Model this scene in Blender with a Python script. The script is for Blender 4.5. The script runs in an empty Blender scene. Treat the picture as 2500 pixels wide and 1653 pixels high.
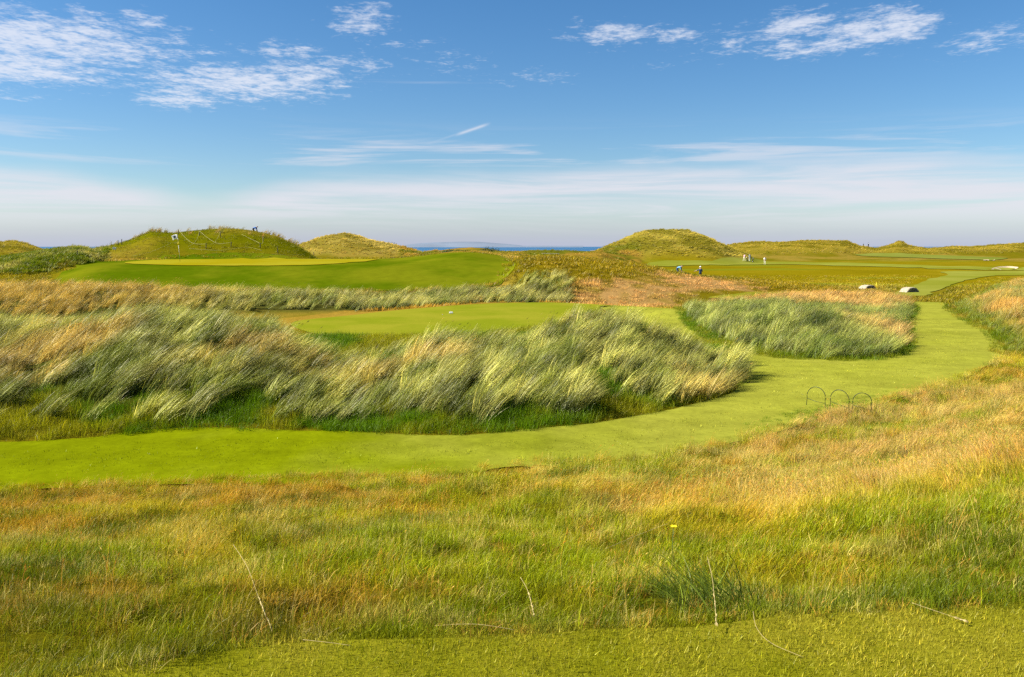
import bpy, bmesh, math, random
import numpy as np
from mathutils import Vector, Matrix
from mathutils.geometry import delaunay_2d_cdt

# ------------------------------------------------------------------ camera, sky, sun, exposure
SC = bpy.context.scene
COL = SC.collection
rng = np.random.default_rng(7)
random.seed(7)

SRC = 2500.0 / 2371.0            # the notes below were taken on a 2371 px wide view of the photograph
FOC, CX, CY = 2000.0, 1250.0, 826.5
CAMZ = 4.5
PITCH = math.atan2(CY - 602.0, FOC)

cam_data = bpy.data.cameras.new('camera')
cam_data.sensor_width = 36.0
cam_data.lens = 36.0 * FOC / 2500.0
cam_data.clip_start = 0.1
cam_data.clip_end = 80000.0
cam = bpy.data.objects.new('camera', cam_data)
cam.location = (0, 0, CAMZ)
cam.rotation_euler = (math.pi / 2 - PITCH, 0, 0)
COL.objects.link(cam)
SC.camera = cam

SUN_AZ, SUN_EL = math.radians(-96), math.radians(42)     # from the left, a touch behind the camera
sun_data = bpy.data.lights.new('sun', 'SUN')
sun_data.energy = 4.6
sun_data.angle = math.radians(0.53)
sun_data.color = (1.0, 0.93, 0.80)
sun = bpy.data.objects.new('sun', sun_data)
to_sun = Vector((math.sin(SUN_AZ) * math.cos(SUN_EL), math.cos(SUN_AZ) * math.cos(SUN_EL), math.sin(SUN_EL)))
sun.rotation_euler = (-to_sun).to_track_quat('-Z', 'Y').to_euler()
sun.location = (-20, 0, 30)
COL.objects.link(sun)

SC.view_settings.view_transform = 'Standard'
SC.view_settings.look = 'None'
SC.view_settings.exposure = 1.32
SC.view_settings.gamma = 1.0
SC.render.engine = 'CYCLES'
SC.cycles.max_bounces = 4
SC.cycles.diffuse_bounces = 2
SC.cycles.glossy_bounces = 2
SC.cycles.transmission_bounces = 2
SC.cycles.adaptive_threshold = 0.02
SC.cycles.use_denoising = False

world = bpy.data.worlds.new('World')
SC.world = world
world.use_nodes = True


class NG:
    """Small helper for writing node maths as expressions."""
    def __init__(self, tree):
        self.t = tree

    def new(self, kind, **kw):
        n = self.t.nodes.new(kind)
        for k, v in kw.items():
            setattr(n, k, v)
        return n

    def put(self, sock, v):
        if v is None:
            return
        if isinstance(v, bpy.types.NodeSocket):
            self.t.links.new(v, sock)
        else:
            sock.default_value = v

    def m(self, op, a, b=None, c=None, clamp=False):
        n = self.new('ShaderNodeMath', operation=op, use_clamp=clamp)
        for i, v in enumerate((a, b, c)):
            self.put(n.inputs[i], v)
        return n.outputs[0]

    def add(self, a, b): return self.m('ADD', a, b)
    def sub(self, a, b): return self.m('SUBTRACT', a, b)
    def mul(self, a, b): return self.m('MULTIPLY', a, b)
    def div(self, a, b): return self.m('DIVIDE', a, b)
    def mx(self, a, b): return self.m('MAXIMUM', a, b)

    def sstep(self, v, lo, hi, a=0.0, b=1.0):
        n = self.new('ShaderNodeMapRange', interpolation_type='SMOOTHSTEP')
        for i, q in enumerate((v, lo, hi, a, b)):
            self.put(n.inputs[i], q)
        return n.outputs[0]

    def vec(self, x, y, z=0.0):
        n = self.new('ShaderNodeCombineXYZ')
        for i, q in enumerate((x, y, z)):
            self.put(n.inputs[i], q)
        return n.outputs[0]

    def noise(self, v, scale, detail=4.0, rough=0.55, dist=0.0):
        n = self.new('ShaderNodeTexNoise')
        self.put(n.inputs['Vector'], v)
        n.inputs['Scale'].default_value = scale
        n.inputs['Detail'].default_value = detail
        n.inputs['Roughness'].default_value = rough
        n.inputs['Distortion'].default_value = dist
        return n.outputs['Fac']

    def mix(self, f, a, b, blend='MIX'):
        n = self.new('ShaderNodeMix', data_type='RGBA', blend_type=blend)
        self.put(n.inputs['Factor'], f)
        self.put(n.inputs['A'], a)
        self.put(n.inputs['B'], b)
        return n.outputs['Result']

    def gauss(self, u, v, cu, cv, su, sv):
        a = self.m('POWER', self.div(self.sub(u, cu), su), 2.0)
        b = self.m('POWER', self.div(self.sub(v, cv), sv), 2.0)
        return self.m('EXPONENT', self.mul(self.add(a, b), -1.0))


def build_sky():
    nt = world.node_tree
    g = NG(nt)
    bg = nt.nodes['Background']
    bg.inputs['Strength'].default_value = 0.052
    sky = g.new('ShaderNodeTexSky', sky_type='NISHITA')
    sky.sun_disc = False
    sky.sun_elevation = SUN_EL
    sky.sun_rotation = SUN_AZ
    sky.air_density = 1.0
    sky.dust_density = 0.35
    sky.ozone_density = 5.0
    hs = g.new('ShaderNodeHueSaturation')
    hs.inputs['Saturation'].default_value = 1.22
    nt.links.new(sky.outputs[0], hs.inputs['Color'])
    base = hs.outputs[0]
    tc = g.new('ShaderNodeTexCoord')
    sx = g.new('ShaderNodeSeparateXYZ')
    nt.links.new(tc.outputs['Generated'], sx.inputs[0])
    X, Y, Z = sx.outputs
    h = g.m('SQRT', g.add(g.mul(X, X), g.mul(Y, Y)))
    el = g.m('ARCTAN2', Z, h)                        # elevation
    az = g.m('ARCTAN2', X, Y)                        # azimuth from the view axis
    zc = g.mx(Z, 0.02)
    U, V = g.div(X, zc), g.div(Y, zc)                # a flat cloud layer overhead
    P = g.vec(U, V, 0.0)
    # ---- small broken altocumulus, in drifts
    ripple = g.noise(g.vec(g.mul(U, 1.0), g.mul(V, 0.75), 3.1), 8.0, 6.0, 0.66, 0.25)
    fine = g.noise(g.vec(g.mul(U, 1.0), g.mul(V, 0.85), 9.4), 19.0, 5.0, 0.6)
    body = g.add(g.mul(ripple, 0.68), g.mul(fine, 0.32))
    def ep(px, py):                                   # direction of a drift's middle
        px, py = px * SRC, py * SRC
        u, v = (px - CX) / FOC, (CY - py) / FOC
        cp, sp = math.cos(PITCH), math.sin(PITCH)
        d = (u, cp + v * sp, -sp + v * cp)
        hh = math.hypot(d[0], d[1])
        return math.atan2(d[0], d[1]), math.atan2(d[2], hh)
    drifts = [((90, 90), .165, .030, 1.0), ((40, 155), .11, .020, 1.0), ((300, 120), .06, .016, .75), ((560, 190), .125, .022, 1.0),
              ((420, 228), .055, .013, .95), ((700, 170), .06, .020, .9), ((330, 45), .03, .012, .85), ((190, 28), .05, .012, .5),
              ((660, 118), .06, .013, .75), ((840, 50), .045, .026, .7), ((840, 150), .05, .016, .6), ((1060, 150), .08, .022, .42),
              ((1230, 180), .07, .014, .45), ((1420, 78), .07, .016, .8), ((1570, 80), .03, .012, .9), ((1760, 95), .10, .022, .6),
              ((1850, 60), .05, .018, .95), ((2040, 65), .065, .020, 1.05), ((1880, 108), .08, .014, .8), ((2290, 90), .07, .020, .6),
              ((30, 220), .05, .010, .45), ((930, 100), .06, .014, .4), ((1560, 155), .06, .008, .4)]
    cover = None
    for (p, sa, se, wt) in drifts:
        a0, e0 = ep(*p)
        q = g.mul(g.gauss(az, el, a0, e0, sa, se), wt)
        cover = q if cover is None else g.mx(cover, q)
    # beyond the frame the same kind of scattered drifts go on
    wide = g.sstep(g.noise(P, 0.35, 3.0, 0.5), 0.54, 0.72, 0.0, 0.85)
    outside = g.m('MAXIMUM', g.sstep(g.m('ABSOLUTE', az), 0.56, 0.72), g.sstep(el, 0.33, 0.45))
    wide = g.mul(g.mul(wide, outside), g.sstep(el, 0.10, 0.2))
    cover = g.mx(cover, wide)
    cover = g.m('POWER', cover, 0.74)
    thr = g.sub(0.70, g.mul(cover, 0.43))
    frag = g.noise(g.vec(U, V, 2.2), 34.0, 4.0, 0.6)
    cum = g.sstep(g.add(g.sub(body, thr), g.mul(g.sub(frag, 0.5), 0.24)), 0.0, 0.31)
    cum = g.mul(cum, 0.86)
    # ---- thin cirrus veil low down
    warp = g.noise(g.vec(g.mul(az, 2.0), g.mul(el, 9.0), 1.7), 1.6, 4.0, 0.5)
    els = g.add(el, g.mul(g.sub(warp, 0.5), 0.06))
    top = g.sub(g.add(0.094, g.mul(g.sub(g.noise(g.vec(az, 0.0, 0.5), 2.6, 3.0, 0.5), 0.5), 0.03)), g.mul(g.m('EXPONENT', g.mul(g.m('POWER', g.div(g.add(az, 0.36), 0.11), 2.0), -1.0)), 0.042))
    veil = g.mul(g.sstep(g.sub(els, top), -0.026, 0.008, 1.0, 0.0), g.sstep(el, 0.012, 0.05, 0.12, 1.0))
    streak = g.noise(g.vec(g.mul(g.add(az, g.mul(el, 1.6)), 1.2), g.mul(el, 20.0), 4.4), 2.4, 6.0, 0.62, 0.5)
    veil = g.mul(veil, g.sstep(streak, 0.34, 0.62, 0.30, 1.0))
    st2 = g.mul(g.sstep(streak, 0.50, 0.66), g.gauss(az, el, -0.05, 0.108, 0.9, 0.020))
    st3 = g.mul(g.sstep(streak, 0.5, 0.7), g.mul(g.gauss(az, el, -0.10, 0.190, 0.10, 0.007), 0.55))
    veil = g.m('MAXIMUM', veil, g.mul(st2, 0.75))
    veil = g.mx(veil, st3)
    # ---- a short vapour trail
    a0, e0 = ep(1093, 300)
    ca, sa_ = math.cos(0.32), math.sin(0.32)
    da, de = g.sub(az, a0), g.sub(el, e0)
    along = g.add(g.mul(da, ca), g.mul(de, sa_))
    across = g.sub(g.mul(de, ca), g.mul(da, sa_))
    trail = g.mul(g.m('EXPONENT', g.mul(g.m('POWER', g.div(across, 0.0016), 2.0), -1.0)),
                  g.sstep(g.m('ABSOLUTE', along), 0.010, 0.026, 0.6, 0.0))
    low = g.mul(g.m('EXPONENT', g.mul(g.m('POWER', g.div(g.sub(across, 0.0006), 0.0012), 2.0), -1.0)),
                g.mul(g.sstep(along, -0.075, -0.02, 0.0, 0.16), g.sstep(along, -0.02, 0.0, 1.0, 0.0)))
    trail = g.mx(trail, low)
    c = g.mix(g.sstep(el, -0.02, 0.055, 0.8, 0.0), base, (3.2, 3.7, 5.9, 1.0))
    c = g.mix(g.mul(veil, 0.86), c, (6.1, 6.05, 6.6, 1.0))
    c = g.mix(g.mul(cum, 0.88), c, (6.6, 6.8, 7.5, 1.0))
    c = g.mix(trail, c, (6.0, 6.2, 6.9, 1.0))
    nt.links.new(c, bg.inputs['Color'])


build_sky()

# ------------------------------------------------------------------ photograph notes -> places
CP, SP = math.cos(PITCH), math.sin(PITCH)


def ray(dx, dy):
    u, v = (dx * SRC - CX) / FOC, (CY - dy * SRC) / FOC
    return u, CP + v * SP, -SP + v * CP


def gp(dx, dy, z=0.0):
    r = ray(dx, dy)
    t = (z - CAMZ) / r[2]
    return r[0] * t, r[1] * t


def at(dx, dy, d):
    r = ray(dx, dy)
    t = d / r[1]
    return r[0] * t, d, CAMZ + r[2] * t


def lin(v):
    v = v / 255.0
    return v / 12.92 if v <= 0.04045 else ((v + 0.055) / 1.055) ** 2.4


def c3(r, g, b, k=0.40):
    return np.array([lin(r) * k, lin(g) * k, lin(b) * k])


def sm(e0, e1, x):
    t = np.clip((x - e0) / (e1 - e0), 0, 1)
    return t * t * (3 - 2 * t)


def hash2(ix, iy, seed):
    n = (ix.astype(np.int64) * 374761393 + iy.astype(np.int64) * 668265263 + seed * 1442695041) & 0x7fffffff
    n = ((n ^ (n >> 13)) * 1274126177) & 0x7fffffff
    return ((n ^ (n >> 16)) & 0xffff) / 65535.0


def vnoise(x, y, seed=0):
    ix, iy = np.floor(x), np.floor(y)
    fx, fy = x - ix, y - iy
    fx, fy = fx * fx * (3 - 2 * fx), fy * fy * (3 - 2 * fy)
    a, b = hash2(ix, iy, seed), hash2(ix + 1, iy, seed)
    c, d = hash2(ix, iy + 1, seed), hash2(ix + 1, iy + 1, seed)
    return (a + (b - a) * fx) * (1 - fy) + (c + (d - c) * fx) * fy


def fbm(x, y, scale, octs=4, seed=0, gain=0.5):
    """about 0..1, mean 0.5"""
    s, a, tot = 0.0, 1.0, 0.0
    for o in range(octs):
        s = s + a * vnoise(x * scale + 17.3 * o, y * scale - 9.1 * o, seed + o)
        tot += a
        a *= gain
        scale *= 2.03
    return s / tot


def spline(pts, n=10, closed=True):
    P = np.array(pts, float)
    out, N = [], len(P)
    for i in range(N if closed else N - 1):
        p0, p1 = P[(i - 1) % N] if closed or i else P[0], P[i]
        p2, p3 = P[(i + 1) % N], P[(i + 2) % N] if closed or i + 2 < N else P[-1]
        for k in range(n):
            t = k / n
            out.append(0.5 * ((2 * p1) + (-p0 + p2) * t + (2 * p0 - 5 * p1 + 4 * p2 - p3) * t * t + (-p0 + 3 * p1 - 3 * p2 + p3) * t ** 3))
    return np.array(out)


def inside(poly, X, Y):
    X, Y = np.asarray(X, float), np.asarray(Y, float)
    res = np.zeros(X.shape, bool)
    x0, y0, x1, y1 = poly[:, 0].min(), poly[:, 1].min(), poly[:, 0].max(), poly[:, 1].max()
    sel = (X >= x0) & (X <= x1) & (Y >= y0) & (Y <= y1)
    if not sel.any():
        return res
    xs, ys = X[sel], Y[sel]
    r = np.zeros(xs.shape, bool)
    n = len(poly)
    for i in range(n):
        ax, ay = poly[i]
        bx, by = poly[(i + 1) % n]
        if ay == by:
            continue
        cond = ((ay > ys) != (by > ys))
        r ^= cond & (xs < (bx - ax) * (ys - ay) / (by - ay) + ax)
    res[sel] = r
    return res


def edge_dist(poly, X, Y):
    X, Y = np.asarray(X, float), np.asarray(Y, float)
    best = np.full(X.shape, 1e9)
    n = len(poly)
    for i in range(n):
        ax, ay = poly[i]
        bx, by = poly[(i + 1) % n]
        dx, dy = bx - ax, by - ay
        L = dx * dx + dy * dy + 1e-12
        t = np.clip(((X - ax) * dx + (Y - ay) * dy) / L, 0, 1)
        d = (X - ax - t * dx) ** 2 + (Y - ay - t * dy) ** 2
        best = np.minimum(best, d)
    return np.sqrt(best)


def sdist(poly, X, Y, reach=8.0):
    """signed: + inside; only evaluated near the polygon"""
    X, Y = np.asarray(X, float), np.asarray(Y, float)
    out = np.full(X.shape, -reach)
    sel = (X > poly[:, 0].min() - reach) & (X < poly[:, 0].max() + reach) & (Y > poly[:, 1].min() - reach) & (Y < poly[:, 1].max() + reach)
    if sel.any():
        d = edge_dist(poly, X[sel], Y[sel])
        out[sel] = np.where(inside(poly, X[sel], Y[sel]), d, -d)
    return out


# ---- outlines on the ground
TEE_Z = 2.8
tee_line = [gp(x, y, TEE_Z) for x, y in [(-250, 1640), (180, 1566), (450, 1518), (700, 1492), (1100, 1470), (1500, 1458), (1800, 1432), (2100, 1410), (2371, 1394), (2700, 1370)]]
TEE_X = np.array([p[0] for p in tee_line])
TEE_Y = np.array([p[1] for p in tee_line])


def tee_edge(X):
    return np.interp(X, TEE_X, TEE_Y)


near_edge = [gp(x, y + 26 * max(0.25, (y - 780) / 340)) for x, y in
             [(-400, 1120), (0, 1117), (300, 1108), (600, 1102), (1000, 1088), (1200, 1066), (1500, 1050), (1700, 1010), (1800, 985), (1860, 965), (2000, 935), (2200, 880), (2290, 842), (2325, 818)]]
right_edge = [gp(x, y) for x, y in [(2312, 795), (2275, 762), (2222, 735), (2197, 715), (2190, 704)]]
path_end = [gp(x, y) for x, y in [(2145, 702), (2103, 704)]]
rmound_edge = [gp(x, y) for x, y in [(2107, 735), (2100, 760), (2103, 790), (2097, 812), (2062, 830), (1940, 836), (1800, 828), (1700, 808), (1630, 778), (1590, 745), (1575, 724)]]
finger = [(9.6, 56.0), (6.0, 55.5)]
lc_back = [(6.6, 47.0), (7.0, 41.0)]
lc_front = [gp(x, y) for x, y in [(1672, 800), (1690, 845), (1708, 880), (1708, 903), (1650, 927), (1500, 962), (1300, 992), (1150, 1010), (1000, 1014), (700, 1004), (400, 1004), (200, 1022), (0, 1030), (-400, 1040)]]
PATH = spline(near_edge + right_edge + path_end + rmound_edge + finger + lc_back + lc_front, 6)
YP_A = np.array([p[0] / p[1] for p in near_edge])
YP_Y = np.array([p[1] for p in near_edge])

TEE2_Z = 0.45
TEE2 = spline([gp(x, y, TEE2_Z) for x, y in [(676, 748), (770, 782), (1000, 800), (1200, 792), (1420, 800)]] + [(5.2, 47.0), (6.4, 55.0)] +
              [gp(x, y, TEE2_Z) for x, y in [(1560, 716), (1420, 708), (1280, 701), (1120, 704), (950, 716), (800, 732)]], 6)
RM = spline([gp(x, y) for x, y in [(1568, 724), (1590, 748), (1630, 780), (1700, 809), (1800, 829), (1940, 837), (2062, 831), (2097, 813), (2103, 790), (2100, 760), (2107, 735)]] +
            [gp(2100, 706), (25.0, 66.0), (18.0, 64.0), (13.2, 58.5)], 5)
RB = spline([gp(x, y) for x, y in [(2200, 712), (2226, 737), (2280, 764), (2318, 797), (2332, 822)]] + [(22.5, 30.0), (30, 24), (45, 26), (75, 50), (78, 95), (56, 92), (45, 78), (38.5, 69)], 5)


def ridge_of(rows, base_front=None):
    """rows: (dx, dy, d_crest, d_front, d_back) -> arrays over tan(azimuth)"""
    a, z, yc, yf, yb = [], [], [], [], []
    for dx, dy, dc, df, db in rows:
        p = at(dx, dy, dc)
        a.append(p[0] / p[1]); z.append(p[2]); yc.append(dc); yf.append(df); yb.append(db)
    return [np.array(v) for v in (a, z, yc, yf, yb)]


GR = 0.78      # standing height of the marram above its ground


def lc_rows():
    f = lambda dx: np.interp(dx, [-400, 0, 200, 400, 700, 1000, 1150, 1300, 1500, 1650, 1708, 1730], [gp(0, y)[1] for y in (1040, 1030, 1022, 1004, 1004, 1014, 1010, 992, 962, 927, 903, 890)])
    rows = []
    for dx, dy, dc in [(-500, 760, 28), (-100, 748, 28), (0, 746, 28), (120, 733, 28), (250, 718, 28.5), (350, 712, 29), (450, 716, 29), (600, 742, 28.5), (720, 800, 28),
                       (800, 838, 28), (880, 812, 27.5), (950, 778, 27.5), (1010, 764, 27.5), (1090, 772, 28), (1170, 776, 29), (1250, 742, 30.5), (1320, 716, 31.5), (1370, 711, 32), (1450, 724, 32), (1530, 754, 31.5),
                       (1600, 796, 31), (1660, 828, 30)]:
        rows.append((dx, dy, dc, float(f(dx)), dc + 9.0))
    a, z, yc, yf, yb = ridge_of(rows)
    z = np.maximum(z - GR, 0.05)
    # the nose by the path
    e = gp(1700, 870)
    a = np.append(a, [e[0] / e[1] * 0.985, e[0] / e[1] * 1.02]); z = np.append(z, [0.25, 0.0]); yc = np.append(yc, [29.5, 29.0]); yf = np.append(yf, [25.5, 26.5]); yb = np.append(yb, [34.0, 32.0])
    return a, z, yc, yf, yb


LC = lc_rows()
BR = ridge_of([(-600, 640, 58, 44, 66), (0, 645, 58, 44, 66), (200, 647, 58, 45, 66), (350, 655, 58, 47, 66), (450, 660, 58, 50, 66), (600, 664, 59, 52, 66), (750, 668, 60, 53, 67), (850, 690, 61, 54, 68),
               (950, 676, 62, 56, 69), (1080, 660, 63, 57.5, 69.5), (1200, 665, 64, 59, 70), (1260, 680, 64, 60, 70), (1310, 712, 64, 61, 69)])
BR[1] = np.maximum(BR[1] - 0.75, 0.2); BR[1][-1] = 0.35
HC = ridge_of([(1165, 640, 76, 71, 84), (1195, 608, 78, 69, 88), (1215, 596, 79, 66, 90), (1300, 596, 80, 64, 92), (1400, 604, 80, 63, 92), (1480, 615, 80, 63, 92), (1560, 634, 79, 63, 90), (1640, 644, 79, 64, 90), (1750, 651, 80, 66, 90), (1850, 660, 82, 70, 90), (1930, 672, 82, 74, 88)])
FH = ridge_of([(150, 607, 108, 98, 125), (230, 577, 110, 97, 130), (300, 557, 112, 97, 132), (350, 537, 113, 97, 135), (400, 541, 113, 97, 135), (480, 533, 114, 97, 136), (540, 531, 114, 97, 136), (590, 537, 114, 97, 136),
               (640, 549, 113, 97, 135), (690, 570, 112, 98, 132), (735, 600, 110, 99, 125), (760, 612, 108, 100, 120)])
LB = ridge_of([(-300, 590, 98, 80, 112), (0, 590, 98, 80, 112), (60, 582, 98, 80, 112), (120, 571, 99, 82, 112), (180, 565, 100, 85, 114), (215, 574, 100, 88, 114), (232, 596, 100, 92, 112), (245, 606, 100, 94, 110)])
LD = ridge_of([(-400, 556, 210, 170, 250), (-100, 556, 210, 170, 250), (0, 561, 210, 172, 250), (40, 562, 210, 175, 250), (75, 571, 210, 178, 245), (110, 580, 205, 185, 240)])
D2 = ridge_of([(640, 592, 175, 160, 215), (690, 565, 185, 160, 220), (740, 552, 190, 160, 222), (800, 539, 192, 160, 225), (830, 543, 192, 160, 225), (860, 555, 190, 160, 222), (900, 566, 188, 160, 220), (960, 578, 182, 160, 212), (1010, 590, 178, 160, 205)])
EE = ridge_of([(930, 592, 165, 145, 200), (1000, 580, 165, 140, 210), (1050, 575, 165, 135, 210), (1120, 574, 165, 130, 210), (1200, 577, 160, 125, 210), (1300, 580, 160, 125, 210), (1390, 583, 160, 130, 210), (1440, 598, 160, 135, 205), (1480, 611, 160, 140, 200)])
BD = ridge_of([(1350, 588, 202, 186, 250), (1375, 578, 205, 186, 255), (1400, 567, 207, 185, 258), (1450, 547, 210, 184, 262), (1500, 535, 213, 184, 264), (1550, 528, 215, 184, 265), (1590, 530, 215, 184, 265), (1640, 546, 212, 184, 262), (1680, 566, 209, 185, 255), (1705, 582, 207, 186, 250), (1740, 594, 205, 188, 245)])
FR = ridge_of([(1650, 580, 300, 235, 350), (1690, 566, 305, 235, 350), (1740, 560, 310, 235, 355), (1800, 560, 310, 235, 355), (1870, 556, 312, 235, 358), (1960, 556, 312, 238, 358), (1990, 568, 310, 240, 355), (2030, 573, 305, 240, 350), (2060, 566, 308, 240, 352),
               (2085, 558, 310, 240, 355), (2105, 568, 308, 240, 352), (2150, 575, 305, 240, 350), (2200, 570, 308, 240, 352), (2250, 571, 308, 240, 352), (2310, 565, 310, 240, 355), (2371, 562, 312, 240, 356), (2700, 558, 312, 240, 356)])
FR[1] = FR[1] - 0.25
EE[1] = EE[1] - 0.35
LB[1] = LB[1] - 0.5
BD[1] = BD[1] - 0.2
D2[1] = D2[1] - 0.2


def ridge_s(A, Y, R, power=1.0, flat=0.0):
    a, z, yc, yf, yb = R
    f, c, b, zc = np.interp(A, a, yf), np.interp(A, a, yc), np.interp(A, a, yb), np.interp(A, a, z)
    tf = np.clip((Y - f) / (c - f), 0, 1)
    tb = np.clip((b - Y) / (b - c), 0, 1)
    p = np.minimum(tf, tb)
    s = np.sin(np.minimum(p * (1 + flat), 1.0) * math.pi / 2) ** power
    ends = sm(a[0] - 0.006, a[0] + 0.004, A) * (1 - sm(a[-1] - 0.004, a[-1] + 0.006, A))
    return s * ends, zc


GREEN_F = np.array([(-0.62, 0.0)])


def height(X, Y, detail=True):
    X, Y = np.asarray(X, float), np.asarray(Y, float)
    A = X / np.maximum(Y, 1.0)
    R = np.hypot(X, Y)
    # plain beyond the path: raised on the left where the green is, low on the right
    left = np.interp(Y, [0, 58, 67, 80, 97, 130, 160, 260, 400, 470, 560], [0, .2, .5, 2.55, 2.95, 2.7, 2.5, 2.6, 2.0, -2, -14])
    right1 = np.interp(Y, [0, 60, 100, 155, 168, 186, 212, 260, 400, 470, 560], [0, .05, .3, .55, .75, 1.6, 1.75, 2.3, 2.2, -2, -14])
    right2 = np.interp(Y, [0, 60, 100, 155, 200, 210, 222, 252, 262, 400, 470, 560], [0, .05, .3, .5, .7, .9, 1.35, 2.2, 2.35, 2.2, -2, -14])
    wr = sm(0.22, 0.28, A)
    right = right1 * (1 - wr) + right2 * wr
    w = sm(0.005, 0.10, A)
    z = left * (1 - w) + right * w
    # the green's left shoulder falls away
    z = z - sm(-0.50, -0.58, A) * sm(66, 78, Y) * (1 - sm(90, 110, Y)) * 0.9
    # rise of the apron to the right
    z = z + 0.85 * np.exp(-((A + 0.06) / 0.055) ** 2) * sm(78, 92, Y) * (1 - sm(120, 150, Y))
    # tee bank down to the path
    yt = tee_edge(X)
    yp = np.interp(A, YP_A, YP_Y)
    yp = np.maximum(yp, yt + 4)
    t = np.clip((Y - yt) / (yp - yt), 0, 1)
    prof = 1 - (0.62 * t + 0.38 * (t * t * (3 - 2 * t)))
    bank = TEE_Z * prof
    bank = bank - 0.55 * np.sin(math.pi * t) * sm(0.12, 0.40, A)
    bank = np.where(t > 0, bank - 0.05 * sm(0, 0.02, t) * (1 - sm(.9, 1, t)), bank)
    z = np.where(t < 1, np.maximum(bank, 0), z)
    if detail:
        k = sm(0.0, 0.06, t) * (1 - sm(0.88, 1.0, t))
        z = z + k * (0.30 * (fbm(X, Y, 0.6, 2, 5) - 0.5) + 0.36 * (fbm(X, Y, 1.3, 2, 6) - 0.5) + 0.30 * (fbm(X, Y, 0.22, 2, 8) - 0.5))
        # a low swell on the right-hand bank
        z = z + k * 0.1 * np.exp(-((X - 9.5) / 4.0) ** 2 - ((Y - 14.5) / 4.5) ** 2)
    # raised middle tee
    s2 = sdist(TEE2, X, Y)
    z = z + (TEE2_Z - z) * sm(-3.0, 0.0, s2) * (Y > 33) * (Y < 75)
    # marram mounds
    wob = (fbm(X, Y, 0.30, 3, 21) - 0.5) if detail else 0.0
    hum = (fbm(X, Y, 0.62, 2, 23) - 0.5) if detail else 0.0
    s, zc = ridge_s(A, Y, LC, 0.85)
    z = z * (1 - s) + np.maximum(zc, z) * s + s * (wob * 0.5 + hum * 0.75)
    s, zc = ridge_s(A, Y, BR, 0.9)
    z = z * (1 - s) + np.maximum(zc, z) * s + s * wob * 0.8
    sd = sdist(RM, X, Y)
    hR = 0.22 + 0.50 * np.exp(-((X - 12.6) / 3.2) ** 2 - ((Y - 45) / 7) ** 2) + 0.25 * np.exp(-((X - 16) / 3.5) ** 2 - ((Y - 41) / 3.5) ** 2) + 0.15 * sm(50, 58, Y)
    z = z + hR * np.sin(np.clip(sd / 4.2, 0, 1) * math.pi / 2) + np.clip(sd / 3, 0, 1) * (wob * 0.7 + hum * 0.6)
    sd = sdist(RB, X, Y)
    z = z + 0.75 * np.sin(np.clip(sd / 8.0, 0, 1) * math.pi / 2) * sm(26, 46, Y + 0.3 * X - 8) + np.clip(sd / 4, 0, 1) * wob * 0.7
    # banks and dunes
    for Rg, pw, fl in ((HC, .8, .15), (LB, .8, 0.1), (FH, .8, .12), (LD, .9, 0), (EE, .9, 0), (D2, .95, 0), (BD, .95, 0), (FR, .95, .05)):
        s, zc = ridge_s(A, Y, Rg, pw, fl)
        z = z * (1 - s) + np.maximum(zc, z) * s
        if detail:
            z = z + s * (1 - s) * 2.2 * (fbm(X, Y, 0.13, 3, 33) - 0.5) + s * ((fbm(X, Y, 0.35, 2, 41) - 0.5) * 0.4 + (fbm(X, Y, 0.12, 3, 43) - 0.5) * 1.5) * sm(95, 160, Y)
    if detail:
        z = z + 0.9 * (fbm(X, Y, 0.045, 3, 51) - 0.5) * sm(88, 120, Y) * sm(0.05, 0.14, A) * (1 - .4 * sm(160, 200, Y))
    # a hollow in front of the white-shirted walker: gentle swales on the far fairway
    return z


def hz(x, y):
    return float(height(np.array([x]), np.array([y]))[0])


def land(dx, dy, d0=20.0, d1=340.0):
    """first place where the line of sight through a noted point meets the land"""
    r = ray(dx, dy)
    ys = np.linspace(d0, d1, 4000)
    t = ys / r[1]
    hit = np.nonzero(CAMZ + r[2] * t <= height(r[0] * t, ys))[0]
    y = ys[hit[0]] if len(hit) else d1
    return r[0] * y / r[1], y


# ---- other mown or bare outlines (on the ground they lie on)
def region(pts, z, n=6):
    return spline([gp(x, y, z) for x, y in pts], n)


def region_d(pts, n=6):
    return spline([at(x, y, d)[:2] for x, y, d in pts], n)


APRON = region_d([(110, 640, 72), (300, 670, 68.5), (600, 680, 68), (900, 690, 68.5), (1100, 680, 70), (1185, 660, 73), (1192, 610, 84), (1180, 590, 104), (1100, 588, 112), (1000, 592, 112), (880, 602, 104), (780, 608, 99.5), (600, 606, 98.5), (450, 606, 98.0), (320, 606, 96), (220, 612, 90), (150, 625, 80)])
GREEN = region_d([(290, 612, 86), (380, 616, 82), (500, 618, 80.5), (620, 617, 80.5), (740, 612, 83), (840, 606, 90), (870, 603, 96.5), (780, 603, 97.6), (640, 603, 97.2), (480, 605, 96.6), (350, 606, 94)])
def region_land(pts, d0, d1, n=6):
    return spline([land(x, y, d0, d1) for x, y in pts], n)


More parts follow.
